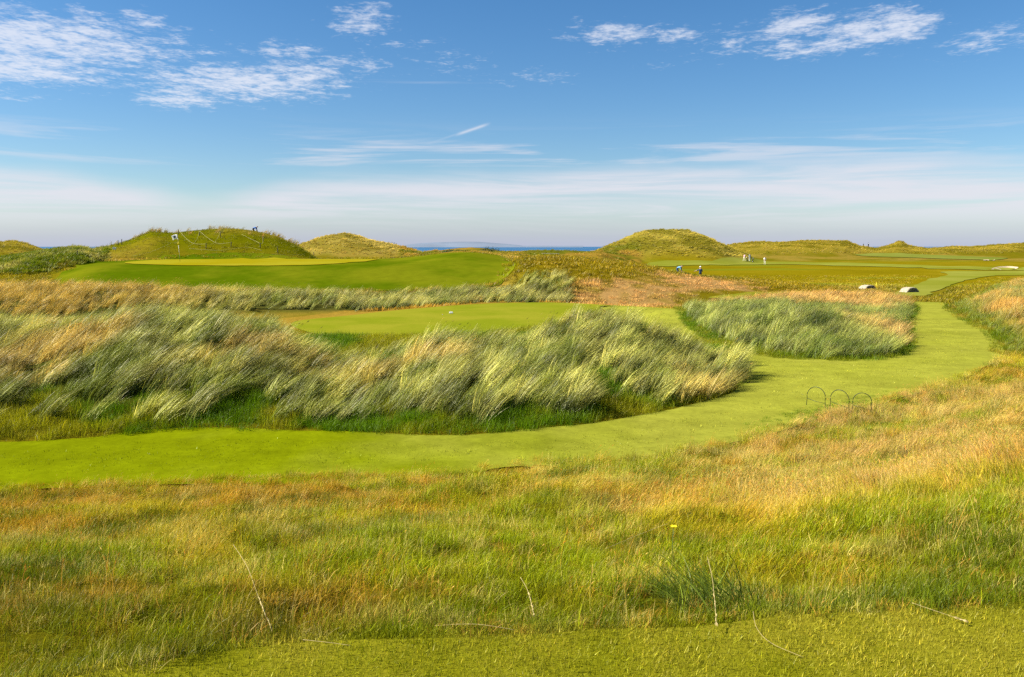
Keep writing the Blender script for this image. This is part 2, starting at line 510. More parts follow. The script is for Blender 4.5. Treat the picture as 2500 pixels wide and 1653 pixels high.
FAIR_PATH = region_land([(2062, 686), (2110, 664), (2150, 648), (2190, 637), (2180, 630), (2260, 628), (2380, 627), (2600, 622), (2600, 634), (2371, 638), (2290, 640), (2240, 650), (2190, 665), (2150, 684)], 70, 230)
FAIR_FAR = region_land([(1445, 611), (1530, 605.5), (1650, 605), (1800, 606.5), (2000, 610), (2200, 617), (2450, 620), (2450, 624.5), (2200, 623.5), (2000, 617), (1850, 613), (1700, 614), (1560, 617), (1480, 616)], 120, 230)
TERRACE = region_land([(1985, 592), (2010, 587.8), (2060, 587.2), (2150, 590.5), (2250, 594.5), (2330, 598), (2310, 602), (2240, 601.5), (2120, 597.5)], 180, 300)
TEE3 = region_land([(1640, 690), (1700, 682), (1800, 677), (1900, 679), (1990, 686), (1960, 695), (1880, 702), (1780, 704), (1690, 700)], 55, 110)
BUNKER = region_land([(2296, 624), (2320, 625.0), (2345, 624.0), (2358, 620), (2340, 617), (2312, 618), (2300, 621)], 120, 240, 8)
BUNKER2 = region_land([(2280, 603.6), (2300, 603.6), (2302, 601.8), (2278, 602)], 150, 280)

# ------------------------------------------------------------------ colours of the land
K = 0.40


def land_colour(X, Y):
    A = X / np.maximum(Y, 1.0)
    n1 = fbm(X, Y, 0.11, 4, 3)[:, None]
    n2 = fbm(X, Y, 0.9, 3, 13)[:, None]
    olive, straw, lush = c3(146, 134, 24), c3(182, 156, 62), c3(118, 130, 16)
    c = olive * (1 - sm(.45, .7, n1)) + straw * sm(.45, .7, n1)
    c = c * (1 - 0.55 * sm(.5, .75, n2)) + lush * 0.55 * sm(.5, .75, n2)

    def over(m, col):
        nonlocal c
        m = np.clip(m, 0, 1)[:, None]
        c = c * (1 - m) + col * m
    # the bank under the tee
    yt, yp = tee_edge(X), np.interp(A, YP_A, YP_Y)
    t = np.clip((Y - yt) / np.maximum(yp - yt, 1), 0, 1)
    over((t < 1) * 1.0, c3(118, 112, 20))
    over((t <= 0) * 1.0, c3(150, 150, 40))
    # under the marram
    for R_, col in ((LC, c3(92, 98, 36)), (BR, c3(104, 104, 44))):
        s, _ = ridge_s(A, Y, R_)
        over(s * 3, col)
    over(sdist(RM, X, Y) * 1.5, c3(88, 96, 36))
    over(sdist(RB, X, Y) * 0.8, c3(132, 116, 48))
    # around the middle tee: straw
    s2 = sdist(TEE2, X, Y)
    over(((s2 < 0) & (s2 > -4.5) & (Y > 40)) * 0.9, c3(196, 160, 60))
    # central bank
    s, _ = ridge_s(A, Y, HC)
    over(s * 2, c3(152, 134, 20) * (0.8 + 0.45 * n2) * (1 - 0.5 * sm(.5, .7, n1)) + 0.5 * sm(.5, .7, n1) * c3(92, 104, 10))
    # dry pinkish patch in front of it
    q = np.exp(-((A - 0.135) / 0.085) ** 2 - ((Y - 63) / 6) ** 2) + np.exp(-((A - 0.235) / 0.07) ** 2 - ((Y - 73) / 6) ** 2)
    over(1.0 * sm(.25, .8, q + 0.9 * (n2[:, 0] - .5) + 0.5 * (n1[:, 0] - .5)), c3(212, 168, 100))
    # flat field on the right
    m = sm(0.12, 0.2, A) * sm(85, 92, Y) * (1 - sm(195, 215, Y))
    over(m * 0.85, c3(166, 148, 16) * (0.8 + 0.45 * n1))
    over(m * sm(.5, .66, fbm(X * 0.35, Y, 0.08, 3, 71)) * 0.8, c3(150, 156, 34))
    # hills
    s, _ = ridge_s(A, Y, FH)
    over(s * 2.2, c3(128, 130, 8) * (1 - sm(.48, .66, n1)) + c3(152, 142, 30) * sm(.48, .66, n1))
    s, _ = ridge_s(A, Y, LB)
    over(s * 2, c3(84, 98, 12) * (1 - sm(.45, .7, n2)) + c3(140, 140, 60) * sm(.45, .7, n2))
    for R_, ca, cb in ((LD, c3(168, 152, 44), c3(138, 128, 32)), (D2, c3(198, 178, 84), c3(164, 148, 56)), (BD, c3(190, 174, 70), c3(150, 140, 40)), (FR, c3(180, 160, 54), c3(144, 132, 30)), (EE, c3(180, 148, 54), c3(126, 128, 30))):
        s, _ = ridge_s(A, Y, R_)
        nn = sm(.42, .62, fbm(X, Y, 0.16, 4, 77))[:, None]
        over(s * 2.5, ca * (1 - nn) + cb * nn)
    return c


# ------------------------------------------------------------------ materials
def principled(name, col, rough=0.8, metallic=0.0, noise=0.0, scale=20.0, bump=0.0):
    m = bpy.data.materials.new(name)
    m.use_nodes = True
    g = NG(m.node_tree)
    b = m.node_tree.nodes['Principled BSDF']
    b.inputs['Roughness'].default_value = rough
    b.inputs['Metallic'].default_value = metallic
    b.inputs['Specular IOR Level'].default_value = 0.3
    tc = g.new('ShaderNodeTexCoord')
    n = g.noise(tc.outputs['Object'], scale, 5.0, 0.6)
    c = tuple(col) + (1.0,)
    dk = tuple(v * (1 - noise) for v in col) + (1.0,)
    lt = tuple(min(1, v * (1 + noise)) for v in col) + (1.0,)
    m.node_tree.links.new(g.mix(g.sstep(n, .3, .7), dk, lt), b.inputs['Base Color'])
    if bump:
        bp = g.new('ShaderNodeBump')
        bp.inputs['Strength'].default_value = bump
        bp.inputs['Distance'].default_value = 0.05
        m.node_tree.links.new(n, bp.inputs['Height'])
        m.node_tree.links.new(bp.outputs[0], b.inputs['Normal'])
    return m


def land_material(name, col=None, fine=3.0, var=0.35, bump=0.35, bumpd=0.12, coarse=0.25):
    """matt sward: colour from the land's own tint (or one colour) broken up by noise at several sizes"""
    m = bpy.data.materials.new(name)
    m.use_nodes = True
    nt = m.node_tree
    g = NG(nt)
    b = nt.nodes['Principled BSDF']
    b.inputs['Roughness'].default_value = 0.95
    b.inputs['Specular IOR Level'].default_value = 0.0
    geo = g.new('ShaderNodeNewGeometry')
    pos = geo.outputs['Position']
    n1 = g.noise(pos, fine, 6.0, 0.65)
    n2 = g.noise(pos, coarse, 4.0, 0.55)
    if col is None:
        at_ = g.new('ShaderNodeAttribute', attribute_name='tint')
        base = at_.outputs['Color']
    else:
        base = g.mix(g.sstep(n2, .35, .65), tuple(col[0]) + (1,), tuple(col[1]) + (1,))
    k = g.add(1.0 - var, g.mul(n1, 2 * var))
    sc = g.new('ShaderNodeVectorMath', operation='SCALE')
    nt.links.new(base, sc.inputs[0])
    nt.links.new(k, sc.inputs['Scale'])
    nt.links.new(sc.outputs[0], b.inputs['Base Color'])
    bp = g.new('ShaderNodeBump')
    bp.inputs['Strength'].default_value = bump
    bp.inputs['Distance'].default_value = bumpd
    nt.links.new(n1, bp.inputs['Height'])
    nt.links.new(bp.outputs[0], b.inputs['Normal'])
    return m


def blade_material(name, translucent=0.3, gloss=0.05):
    m = bpy.data.materials.new(name)
    m.use_nodes = True
    nt = m.node_tree
    nt.nodes.clear()
    g = NG(nt)
    own = g.new('ShaderNodeAttribute', attribute_name='Col')
    ins = g.new('ShaderNodeAttribute', attribute_name='tint', attribute_type='INSTANCER')
    col = g.mix(1.0, own.outputs['Color'], ins.outputs['Color'], 'MULTIPLY')
    d = g.new('ShaderNodeBsdfDiffuse')
    t = g.new('ShaderNodeBsdfTranslucent')
    gl = g.new('ShaderNodeBsdfGlossy')
    gl.inputs['Roughness'].default_value = 0.45
    gl.inputs['Color'].default_value = (0.9, 0.9, 0.8, 1)
    nt.links.new(col, d.inputs[0])
    nt.links.new(col, t.inputs[0])
    m1 = g.new('ShaderNodeMixShader')
    m1.inputs[0].default_value = translucent
    nt.links.new(d.outputs[0], m1.inputs[1])
    nt.links.new(t.outputs[0], m1.inputs[2])
    m2 = g.new('ShaderNodeMixShader')
    m2.inputs[0].default_value = gloss
    nt.links.new(m1.outputs[0], m2.inputs[1])
    nt.links.new(gl.outputs[0], m2.inputs[2])
    out = g.new('ShaderNodeOutputMaterial')
    nt.links.new(m2.outputs[0], out.inputs[0])
    return m


M_LAND = land_material('rough_land', None, 2.2, 0.38, 0.5, 0.15)
M_TEE = land_material('tee_turf', (c3(158, 158, 30), c3(182, 174, 50)), 45.0, 0.45, 0.4, 0.02, 1.2)
M_PATH = land_material('path_turf', None, 7.0, 0.34, 0.35, 0.03, 0.45)
M_TEE2 = land_material('middle_tee_turf', (c3(160, 172, 36), c3(182, 182, 52)), 3.0, 0.14, 0.2, 0.03, 0.2)
M_APRON = land_material('apron_turf', (c3(104, 128, 8), c3(142, 150, 24)), 1.2, 0.3, 0.2, 0.06, 0.13)
M_GREEN = land_material('putting_turf', (c3(190, 176, 24), c3(198, 188, 44)), 1.0, 0.06, 0.1, 0.02, 0.15)
M_FAIR = land_material('fairway_turf', (c3(162, 168, 52), c3(182, 184, 76)), 0.8, 0.12, 0.15, 0.04, 0.06)
M_TERR = land_material('terrace_turf', (c3(150, 162, 62), c3(168, 174, 78)), 0.5, 0.1, 0.15, 0.04, 0.05)
M_SAND = land_material('bunker_sand', (c3(248, 222, 180, .5), c3(255, 232, 196, .5)), 4.0, 0.06, 0.3, 0.04, 0.5)


# ------------------------------------------------------------------ object helpers
def tag(o, label=None, cat=None, group=None, kind=None):
    if label:
        o['label'] = label
    if cat:
        o['category'] = cat
    if group:
        o['group'] = group
    if kind:
        o['kind'] = kind
    return o


def mesh_obj(name, verts, faces, mat=None, parent=None, smooth=False, link=True):
    me = bpy.data.meshes.new(name)
    me.from_pydata([tuple(v) for v in verts], [], [tuple(f) for f in faces])
    if mat is not None:
        for q in (mat if isinstance(mat, (list, tuple)) else [mat]):
            me.materials.append(q)
    if smooth:
        me.polygons.foreach_set('use_smooth', np.ones(len(me.polygons), bool))
    me.update()
    o = bpy.data.objects.new(name, me)
    if link:
        COL.objects.link(o)
    if parent is not None:
        o.parent = parent
    return o


def bm_obj(name, bm, mat, parent=None, smooth=False):
    me = bpy.data.meshes.new(name)
    bm.to_mesh(me)
    bm.free()
    me.materials.append(mat)
    if smooth:
        me.polygons.foreach_set('use_smooth', np.ones(len(me.polygons), bool))
    o = bpy.data.objects.new(name, me)
    COL.objects.link(o)
    if parent is not None:
        o.parent = parent
    return o


def empty(name, loc, rz=0.0):
    o = bpy.data.objects.new(name, None)
    o.location = loc
    o.rotation_euler = (0, 0, rz)
    COL.objects.link(o)
    return o


def fast_mesh(name, V, Q, mat, tint=None):
    """quads from arrays"""
    me = bpy.data.meshes.new(name)
    me.vertices.add(len(V))
    me.vertices.foreach_set('co', V.astype(np.float32).ravel())
    me.loops.add(Q.size)
    me.loops.foreach_set('vertex_index', Q.astype(np.int32).ravel())
    me.polygons.add(len(Q))
    me.polygons.foreach_set('loop_start', np.arange(0, Q.size, Q.shape[1], dtype=np.int32))
    me.polygons.foreach_set('use_smooth', np.ones(len(Q), bool))
    if tint is not None:
        a = me.attributes.new('tint', 'FLOAT_COLOR', 'POINT')
        a.data.foreach_set('color', np.hstack([tint, np.ones((len(tint), 1))]).astype(np.float32).ravel())
    me.materials.append(mat)
    me.update(calc_edges=True)
    me.validate()
    return me


# ------------------------------------------------------------------ the land
def build_land():
    az = np.concatenate([np.linspace(-math.pi, -math.radians(48), 40)[:-1], np.linspace(-math.radians(48), math.radians(48), 560), np.linspace(math.radians(48), math.pi, 40)[1:]])
    rr = np.concatenate([np.array([0.05, .5, 1.0, 1.5, 2.0]), np.geomspace(2.3, 560, 760)])
    AZ, RR = np.meshgrid(az, rr)
    X, Y = RR * np.sin(AZ), RR * np.cos(AZ)
    Xf, Yf = X.ravel(), Y.ravel()
    Z = height(Xf, np.where(Yf > 0.5, Yf, 0.5))
    back = Yf <= 0.5
    Z = np.where(back, TEE_Z - 2.2 * sm(6, 30, np.hypot(Xf, Yf)), Z)
    # sunken sand
    for B, dep in ((BUNKER, .5), (BUNKER2, .3)):
        Z = Z - dep * sm(-0.3, 1.2, sdist(B, Xf, Yf))
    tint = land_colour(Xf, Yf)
    n, mcol = len(rr), len(az)
    I = np.arange(n * mcol).reshape(n, mcol)
    Q = np.stack([I[:-1, :-1], I[:-1, 1:], I[1:, 1:], I[1:, :-1]], -1).reshape(-1, 4)[:, ::-1]
    V = np.stack([Xf, Yf, Z], 1)
    cen = V[Q].mean(1)
    cx, cy = cen[:, 0], cen[:, 1]
    CA = cx / np.maximum(cy, 1)
    owner = np.zeros(len(Q), int)
    spec = [(LC, 'grass_mound', 'long low mound under blown grass between the walking path and the middle tee'),
            (BR, 'grass_mound', 'low grassy ridge between the middle tee and the raised green'),
            (HC, 'bank', 'olive and straw rough bank right of the raised green'),
            (LB, 'bank', 'dark green scrubby bank left of the roped hill'),
            (FH, 'hill', 'rounded green hill with ropes behind the flag'),
            (LD, 'dune', 'tawny dune at the far left edge beside the sea'),
            (D2, 'dune', 'straw coloured dune right of the roped hill'),
            (BD, 'dune', 'largest rounded grassy dune right of the sea gap'),
            (FR, 'dune_ridge', 'long far ridge of dunes along the right skyline')]
    for i, (R_, _, _) in enumerate(spec):
        s, _z = ridge_s(CA, cy, R_)
        owner[(s > 0.02) & (cy > 3)] = i + 1
    owner[(sdist(RM, cx, cy) > 0)] = 10
    owner[(sdist(RB, cx, cy) > 0)] = 11
    names = [('ground', 'rolling links ground of rough grass between the mounds')] + [(a, b) for _, a, b in spec] + [
        ('grass_mound', 'oval marram mound in the bend of the walking path'), ('bank', 'tawny rough bank on the far right of the path')]
    for k, (nm, lb) in enumerate(names):
        sel = Q[owner == k]
        if not len(sel):
            continue
        u, inv = np.unique(sel, return_inverse=True)
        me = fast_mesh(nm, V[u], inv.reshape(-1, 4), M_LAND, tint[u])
        o = bpy.data.objects.new(nm, me)
        COL.objects.link(o)
        tag(o, lb, kind='structure')


build_land()


def sheet(name, poly, mat, label, lift, step, wob=0.0, tint=None):
    """a mown or sandy sheet draped on the land just above it"""
    P = np.array(poly, float)
    if wob:
        P = P + wob * (np.stack([fbm(P[:, 0], P[:, 1], .8, 3, 91), fbm(P[:, 0], P[:, 1], .8, 3, 92)], 1) - .5)
    x0, y0 = P.min(0)
    x1, y1 = P.max(0)
    gx, gy = np.meshgrid(np.arange(x0, x1, step), np.arange(y0, y1, step))
    gx = gx + (np.arange(gx.shape[0]) % 2)[:, None] * step * 0.5
    gx, gy = gx.ravel(), gy.ravel()
    ok = inside(P, gx, gy)
    gx, gy = gx[ok], gy[ok]
    ok = edge_dist(P, gx, gy) > step * 0.35
    pts = [Vector(p) for p in P] + [Vector((a, b)) for a, b in zip(gx[ok], gy[ok])]
    n = len(P)
    vs, _, fs, *_ = delaunay_2d_cdt(pts, [], [list(range(n))], 1, 1e-5)
    A = np.array([(v.x, v.y) for v in vs])
    Z = height(A[:, 0], A[:, 1]) + lift
    for B, dep in ((BUNKER, .5), (BUNKER2, .3)):
        Z = Z - dep * sm(-0.3, 1.2, sdist(B, A[:, 0], A[:, 1]))
    o = mesh_obj(name, np.column_stack([A, Z]), fs, mat, smooth=True)
    if tint is not None:
        C = tint(A[:, 0], A[:, 1])
        a_ = o.data.attributes.new('tint', 'FLOAT_COLOR', 'POINT')
        a_.data.foreach_set('color', np.hstack([C, np.ones((len(C), 1))]).astype(np.float32).ravel())
    tag(o, label, kind='structure')
    return o


def path_colour(X, Y):
    n = fbm(X, Y, .5, 4, 96)
    lush, worn = c3(150, 163, 12), c3(190, 192, 70)
    w = np.clip(sm(-7, 5, X + 5 * (n - .5)) * .9 + .5 * (n - .5) + .05, 0, 1)[:, None]
    c = lush * (1 - w) + worn * w
    fine = fbm(X, Y, 2.6, 3, 196)[:, None]
    strip = fbm(X * .4, Y * 1.6, .55, 3, 197)[:, None]
    return c * (.62 + .44 * fine + .34 * strip)


TEE1 = np.array([(x, float(tee_edge(x))) for x in np.linspace(-6, 7, 60)] + [(7, 0.6), (-6, 0.6)])
TEE1[:60, 1] += 0.10 * (fbm(TEE1[:60, 0], TEE1[:60, 0] * 0, 2.2, 3, 4) - .5)
sheet('tee', TEE1, M_TEE, 'close mown tee turf along the bottom of the view', 0.006, 0.12)
sheet('path', PATH, M_PATH, 'pale green mown walking path curving round the grassy mounds', 0.02, 0.22, 0.25, path_colour)
sheet('middle_tee', TEE2, M_TEE2, 'flat bright green tee with a white marker behind the long mound', 0.02, 0.5, 0.3)
sheet('apron', APRON, M_APRON, 'deep green mown slope around and below the putting green', 0.05, 0.8, 1.6)
sheet('putting_green', GREEN, M_GREEN, 'yellow green putting surface below the flag hill', 0.10, 0.9, 1.2)
sheet('fairway', FAIR_PATH, M_FAIR, 'pale mown strip running up from the stone humps to the far fairway', 0.05, 1.2, 1.5)
sheet('fairway', FAIR_FAR, M_FAIR, 'thin pale fairway at the foot of the largest dune', 0.08, 2.0, 5.0)
sheet('fairway', TERRACE, M_TERR, 'pale green mown terrace below the right skyline', 0.12, 2.0)
sheet('tee_patch', TEE3, M_TEE2, 'small bright green tee beyond the oval marram mound', 0.05, 0.8)
sheet('bunker', BUNKER, M_SAND, 'large pale sand bunker at the right edge', 0.10, 0.6)
sheet('bunker', BUNKER2, M_SAND, 'thin sliver of sand bunker above the large bunker', 0.12, 0.6)


def build_sea():
    m = bpy.data.materials.new('sea_water')
    m.use_nodes = True
    nt = m.node_tree
    g = NG(nt)
    b = nt.nodes['Principled BSDF']
    b.inputs['Roughness'].default_value = 0.55
    b.inputs['Specular IOR Level'].default_value = 0.25
    geo = g.new('ShaderNodeNewGeometry')
    n = g.noise(geo.outputs['Position'], 0.004, 4.0, 0.6)
    nt.links.new(g.mix(g.sstep(n, .35, .65), (0.022, 0.085, 0.19, 1), (0.035, 0.12, 0.22, 1)), b.inputs['Base Color'])
    nb = g.noise(geo.outputs['Position'], 0.12, 6.0, 0.6)
    bp = g.new('ShaderNodeBump')
    bp.inputs['Strength'].default_value = 0.6
    bp.inputs['Distance'].default_value = 1.0
    nt.links.new(nb, bp.inputs['Height'])
    nt.links.new(bp.outputs[0], b.inputs['Normal'])
    ys = np.geomspace(380, 60000, 40)
    V, Q = [], []
    for y in ys:
        V += [(-1.6 * y - 500, y, -9.0), (1.6 * y + 500, y, -9.0)]
    for i in range(len(ys) - 1):
        Q.append((2 * i, 2 * i + 1, 2 * i + 3, 2 * i + 2))
    o = mesh_obj('sea', V, Q, m)
    tag(o, 'thin blue strip of sea under the horizon', kind='structure')
    # headland far across the bay; distance haze is painted into its grey blue colour
    mh = principled('haze_tinted_upland', (0.13, 0.165, 0.22), 1.0, 0, 0.12, 0.0012)
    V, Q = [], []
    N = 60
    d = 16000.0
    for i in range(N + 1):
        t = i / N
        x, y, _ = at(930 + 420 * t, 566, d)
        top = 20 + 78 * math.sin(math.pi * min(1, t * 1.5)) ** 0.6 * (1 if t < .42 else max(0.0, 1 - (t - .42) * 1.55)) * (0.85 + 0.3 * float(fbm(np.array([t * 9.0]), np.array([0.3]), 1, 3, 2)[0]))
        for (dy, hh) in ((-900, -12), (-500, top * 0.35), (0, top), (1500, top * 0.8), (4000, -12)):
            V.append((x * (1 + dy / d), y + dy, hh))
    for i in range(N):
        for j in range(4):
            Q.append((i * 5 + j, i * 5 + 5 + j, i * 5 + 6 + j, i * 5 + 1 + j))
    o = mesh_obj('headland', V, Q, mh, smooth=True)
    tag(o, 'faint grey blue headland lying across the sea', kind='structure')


build_sea()

# ------------------------------------------------------------------ grass: tuft shapes
M_BLADE = blade_material('grass_blade', 0.42, 0.015)
M_MARRAM = blade_material('marram_blade', 0.24, 0.03)


def tuft_mesh(name, n, radius, hmin, hmax, width, mat, spread=0.35, wind=0.8, curl=1.0, segs=4, dry=0.2, heads=0, seed=0, head_len=0.06, lean0=0.0, kvar=0.28, lock=0.0):
    r = np.random.default_rng(seed)
    V, F_, C = [], [], []
    for i in range(n + heads):
        is_head = i >= n
        L = r.uniform(hmin, hmax) * (1.35 if is_head else 1.0)
        rad = radius * math.sqrt(r.random())
        th = r.uniform(0, 2 * math.pi)
        p = np.array([rad * math.cos(th), rad * math.sin(th), -0.02])
        az = r.uniform(0, 2 * math.pi)
        tilt = abs(r.normal(0, spread)) * (0.5 if is_head else 1.0)
        hx, hy = math.sin(tilt) * math.cos(az), math.sin(tilt) * math.sin(az)
        d = np.array([hx + lean0, hy, math.cos(tilt)])
        bend = np.array([wind * r.uniform(0.5, 1.25), wind * r.normal(0, 0.22), 0.0]) * (0.7 if is_head else 1.0)
        sag = curl * r.uniform(0.35, 1.2) * (0.6 if is_head else 1.0)
        w = width * r.uniform(0.7, 1.25) * (0.45 if is_head else 1.0)
        sa = r.uniform(0, math.pi)
        side0 = np.array([math.cos(sa), math.sin(sa), 0.0])
        k = min(1.8, math.exp(r.normal(0, kvar)))
        if is_head or r.random() < dry:
            col = np.array([1.22, 1.13, 1.04]) * k
        else:
            col = np.array([0.94, 1.0, 0.9]) * k
        base_i = len(V)
        sg = segs
        for s in range(sg + 1):
            t = s / sg
            ww = w * (1 - t ** 2.2 * (0.4 if is_head else 0.95)) * 0.5
            V.append(p - side0 * ww)
            V.append(p + side0 * ww)
            ct = col * np.array([1 + 0.18 * t, 1 + 0.08 * t, 1.0])
            C += [ct, ct]
            dd = d + bend * (t ** 1.3) - np.array([0, 0, sag * t * t])
            dd = dd / np.linalg.norm(dd)
            p = p + dd * (L / sg)
        for s in range(sg):
            a = base_i + 2 * s
            F_.append((a, a + 1, a + 3, a + 2))
        if is_head:
            hl = head_len * r.uniform(0.7, 1.4)
            hw = head_len * 0.075 * r.uniform(0.8, 1.3)
            up = dd
            s1 = np.cross(up, [0, 0.3, 1.0]); s1 = s1 / (np.linalg.norm(s1) + 1e-6)
            s2 = np.cross(up, s1)
            p = p - dd * (L / sg)
            hc = np.array([1.42, 1.18, 1.05]) * r.uniform(0.75, 1.2)
            b = len(V)
            V += [p, p + up * hl * .45 + s1 * hw, p + up * hl, p + up * hl * .45 - s1 * hw, p + up * hl * .45 + s2 * hw, p + up * hl * .45 - s2 * hw]
            C += [hc] * 6
            F_ += [(b, b + 1, b + 2, b + 3), (b, b + 4, b + 2, b + 5)]
    me = bpy.data.meshes.new(name)
    me.from_pydata([tuple(v) for v in V], [], F_)
    a = me.attributes.new('Col', 'FLOAT_COLOR', 'POINT')
    C = np.array(C)
    a.data.foreach_set('color', np.hstack([C, np.ones((len(C), 1))]).astype(np.float32).ravel())
    me.materials.append(mat)
    me.update()
    return bpy.data.objects.new(name, me)       # a shape to be sown, not placed on its own


MARRAM = [tuft_mesh('marram_tuft', 48, 0.19, 0.65, 1.30, 0.0125, M_MARRAM, 0.20, 1.0, 0.45, 6, 0.25, 0, 100 + i, lean0=0.75, kvar=.5) for i in range(6)] + \
         [tuft_mesh('marram_tuft', 44, 0.21, 0.55, 1.10, 0.012, M_MARRAM, 0.28, 0.9, 0.8, 6, 0.35, 1, 110 + i, 0.14, lean0=0.5, kvar=.5) for i in range(3)] + \
         [tuft_mesh('marram_tuft', 40, 0.14, 0.55, 1.05, 0.013, M_MARRAM, 0.40, 0.35, 0.55, 5, 0.2, 0, 120 + i, 0.14, lean0=0.25, kvar=.45) for i in range(2)]
FESCUE = [tuft_mesh('fescue_tuft', 56, 0.17, 0.08, 0.22, 0.0042, M_BLADE, 0.85, 0.7, 1.1, 3, 0.30, 0, 200 + i, kvar=.36) for i in range(5)] + \
         [tuft_mesh('fescue_tuft', 44, 0.16, 0.09, 0.24, 0.0042, M_BLADE, 0.8, 0.7, 1.0, 3, 0.45, 3, 210 + i, 0.035, kvar=.36) for i in range(4)]
LUSH = [tuft_mesh('meadow_tuft', 42, 0.16, 0.10, 0.26, 0.0058, M_BLADE, 0.75, 0.7, 1.1, 4, 0.08, 0, 300 + i, kvar=.33) for i in range(4)]
DRY = [tuft_mesh('hay_tuft', 44, 0.15, 0.16, 0.36, 0.0042, M_BLADE, 0.5, 1.1, 0.8, 4, 0.6, 4, 400 + i, 0.05, lean0=.3, kvar=.36) for i in range(4)]
STEM = [tuft_mesh('seed_stem', 1, 0.10, 0.12, 0.24, 0.0035, M_BLADE, 0.4, 0.4, 0.8, 4, 0.3, 3, 450 + i, 0.035, kvar=.3) for i in range(4)]
TURF = [tuft_mesh('turf_tuft', 46, 0.08, 0.018, 0.045, 0.0036, M_BLADE, 0.9, 0.3, 0.8, 2, 0.12, 0, 500 + i, kvar=.26) for i in range(5)]
PTURF = [tuft_mesh('path_turf_tuft', 30, 0.24, 0.025, 0.06, 0.016, M_BLADE, 0.9, 0.4, 0.8, 1, 0.25, 0, 600 + i, kvar=.4) for i in range(4)]
CLUMP = [tuft_mesh('far_clump', 40, 0.70, 0.50, 1.10, 0.08, M_BLADE, 0.4, 0.9, 0.7, 3, 0.3, 0, 700 + i, lean0=.7) for i in range(5)]
LOWCL = [tuft_mesh('low_clump', 40, 0.8, 0.15, 0.40, 0.055, M_BLADE, 0.6, 0.6, 0.9, 2, 0.3, 0, 720 + i, lean0=.4) for i in range(4)]


def sow_tree(sources):
    nt = bpy.data.node_groups.new('sow', 'GeometryNodeTree')
    nt.interface.new_socket('Geometry', in_out='INPUT', socket_type='NodeSocketGeometry')
    nt.interface.new_socket('Geometry', in_out='OUTPUT', socket_type='NodeSocketGeometry')
    gi, go = nt.nodes.new('NodeGroupInput'), nt.nodes.new('NodeGroupOutput')
    join = nt.nodes.new('GeometryNodeJoinGeometry')
    for s in reversed(sources):
        oi = nt.nodes.new('GeometryNodeObjectInfo')
        oi.inputs['Object'].default_value = s
        g2 = nt.nodes.new('GeometryNodeGeometryToInstance')
        nt.links.new(oi.outputs['Geometry'], g2.inputs[0])
        nt.links.new(g2.outputs[0], join.inputs[0])
    iop = nt.nodes.new('GeometryNodeInstanceOnPoints')

    def named(nm, dt):
        n = nt.nodes.new('GeometryNodeInputNamedAttribute')
        n.data_type = dt
        n.inputs['Name'].default_value = nm
        return n.outputs['Attribute']
    iop.inputs['Pick Instance'].default_value = True
    nt.links.new(gi.outputs[0], iop.inputs['Points'])
    nt.links.new(join.outputs[0], iop.inputs['Instance'])
    nt.links.new(named('vid', 'INT'), iop.inputs['Instance Index'])
    e2r = nt.nodes.new('FunctionNodeEulerToRotation')
    nt.links.new(named('rot', 'FLOAT_VECTOR'), e2r.inputs[0])
    nt.links.new(e2r.outputs[0], iop.inputs['Rotation'])
    nt.links.new(named('scl', 'FLOAT_VECTOR'), iop.inputs['Scale'])
    nt.links.new(iop.outputs[0], go.inputs[0])
    return nt


TREES = {}


def sow(name, label, X, Y, sources, scale, tint, jitter=0.5, azim=0.0, sink=0.0, vid=None, squash=None):
    n = len(X)
    if n == 0:
        return
    Z = height(X, Y) - sink
    me = bpy.data.meshes.new(name)
    me.vertices.add(n)
    me.vertices.foreach_set('co', np.stack([X, Y, Z], 1).astype(np.float32).ravel())
    rot = np.stack([rng.normal(0, .10, n), rng.normal(0, .10, n), azim + rng.normal(0, jitter, n)], 1)
    sc = np.asarray(scale) * np.ones(n)
    S = np.stack([sc, sc, sc * (1.0 if squash is None else squash)], 1)
    for nm, ty, fld, arr in (('rot', 'FLOAT_VECTOR', 'vector', rot), ('scl', 'FLOAT_VECTOR', 'vector', S)):
        a = me.attributes.new(nm, ty, 'POINT')
        a.data.foreach_set(fld, arr.astype(np.float32).ravel())
    a = me.attributes.new('tint', 'FLOAT_COLOR', 'POINT')
    a.data.foreach_set('color', np.hstack([tint, np.ones((n, 1))]).astype(np.float32).ravel())
    a = me.attributes.new('vid', 'INT', 'POINT')
    a.data.foreach_set('value', (rng.integers(0, len(sources), n) if vid is None else vid).astype(np.int32))
    o = bpy.data.objects.new(name, me)
    COL.objects.link(o)
    key = id(sources)
    if key not in TREES:
        TREES[key] = sow_tree(sources)
    md = o.modifiers.new('sow', 'NODES')
    md.node_group = TREES[key]
    tag(o, label, kind='stuff')
    return o


def spots(x0, x1, y0, y1, dens):
    n = int((x1 - x0) * (y1 - y0) * dens)
    return rng.uniform(x0, x1, n), rng.uniform(y0, y1, n)


def in_view(X, Y, m=0.72):
    return np.abs(X) < m * Y + 2.0


def mixc(a, b, t):
    t = np.clip(t, 0, 1)[:, None]
    return a * (1 - t) + b * t


B = 2.2      # blades shade each other, so the leaf itself is paler than the sward looks

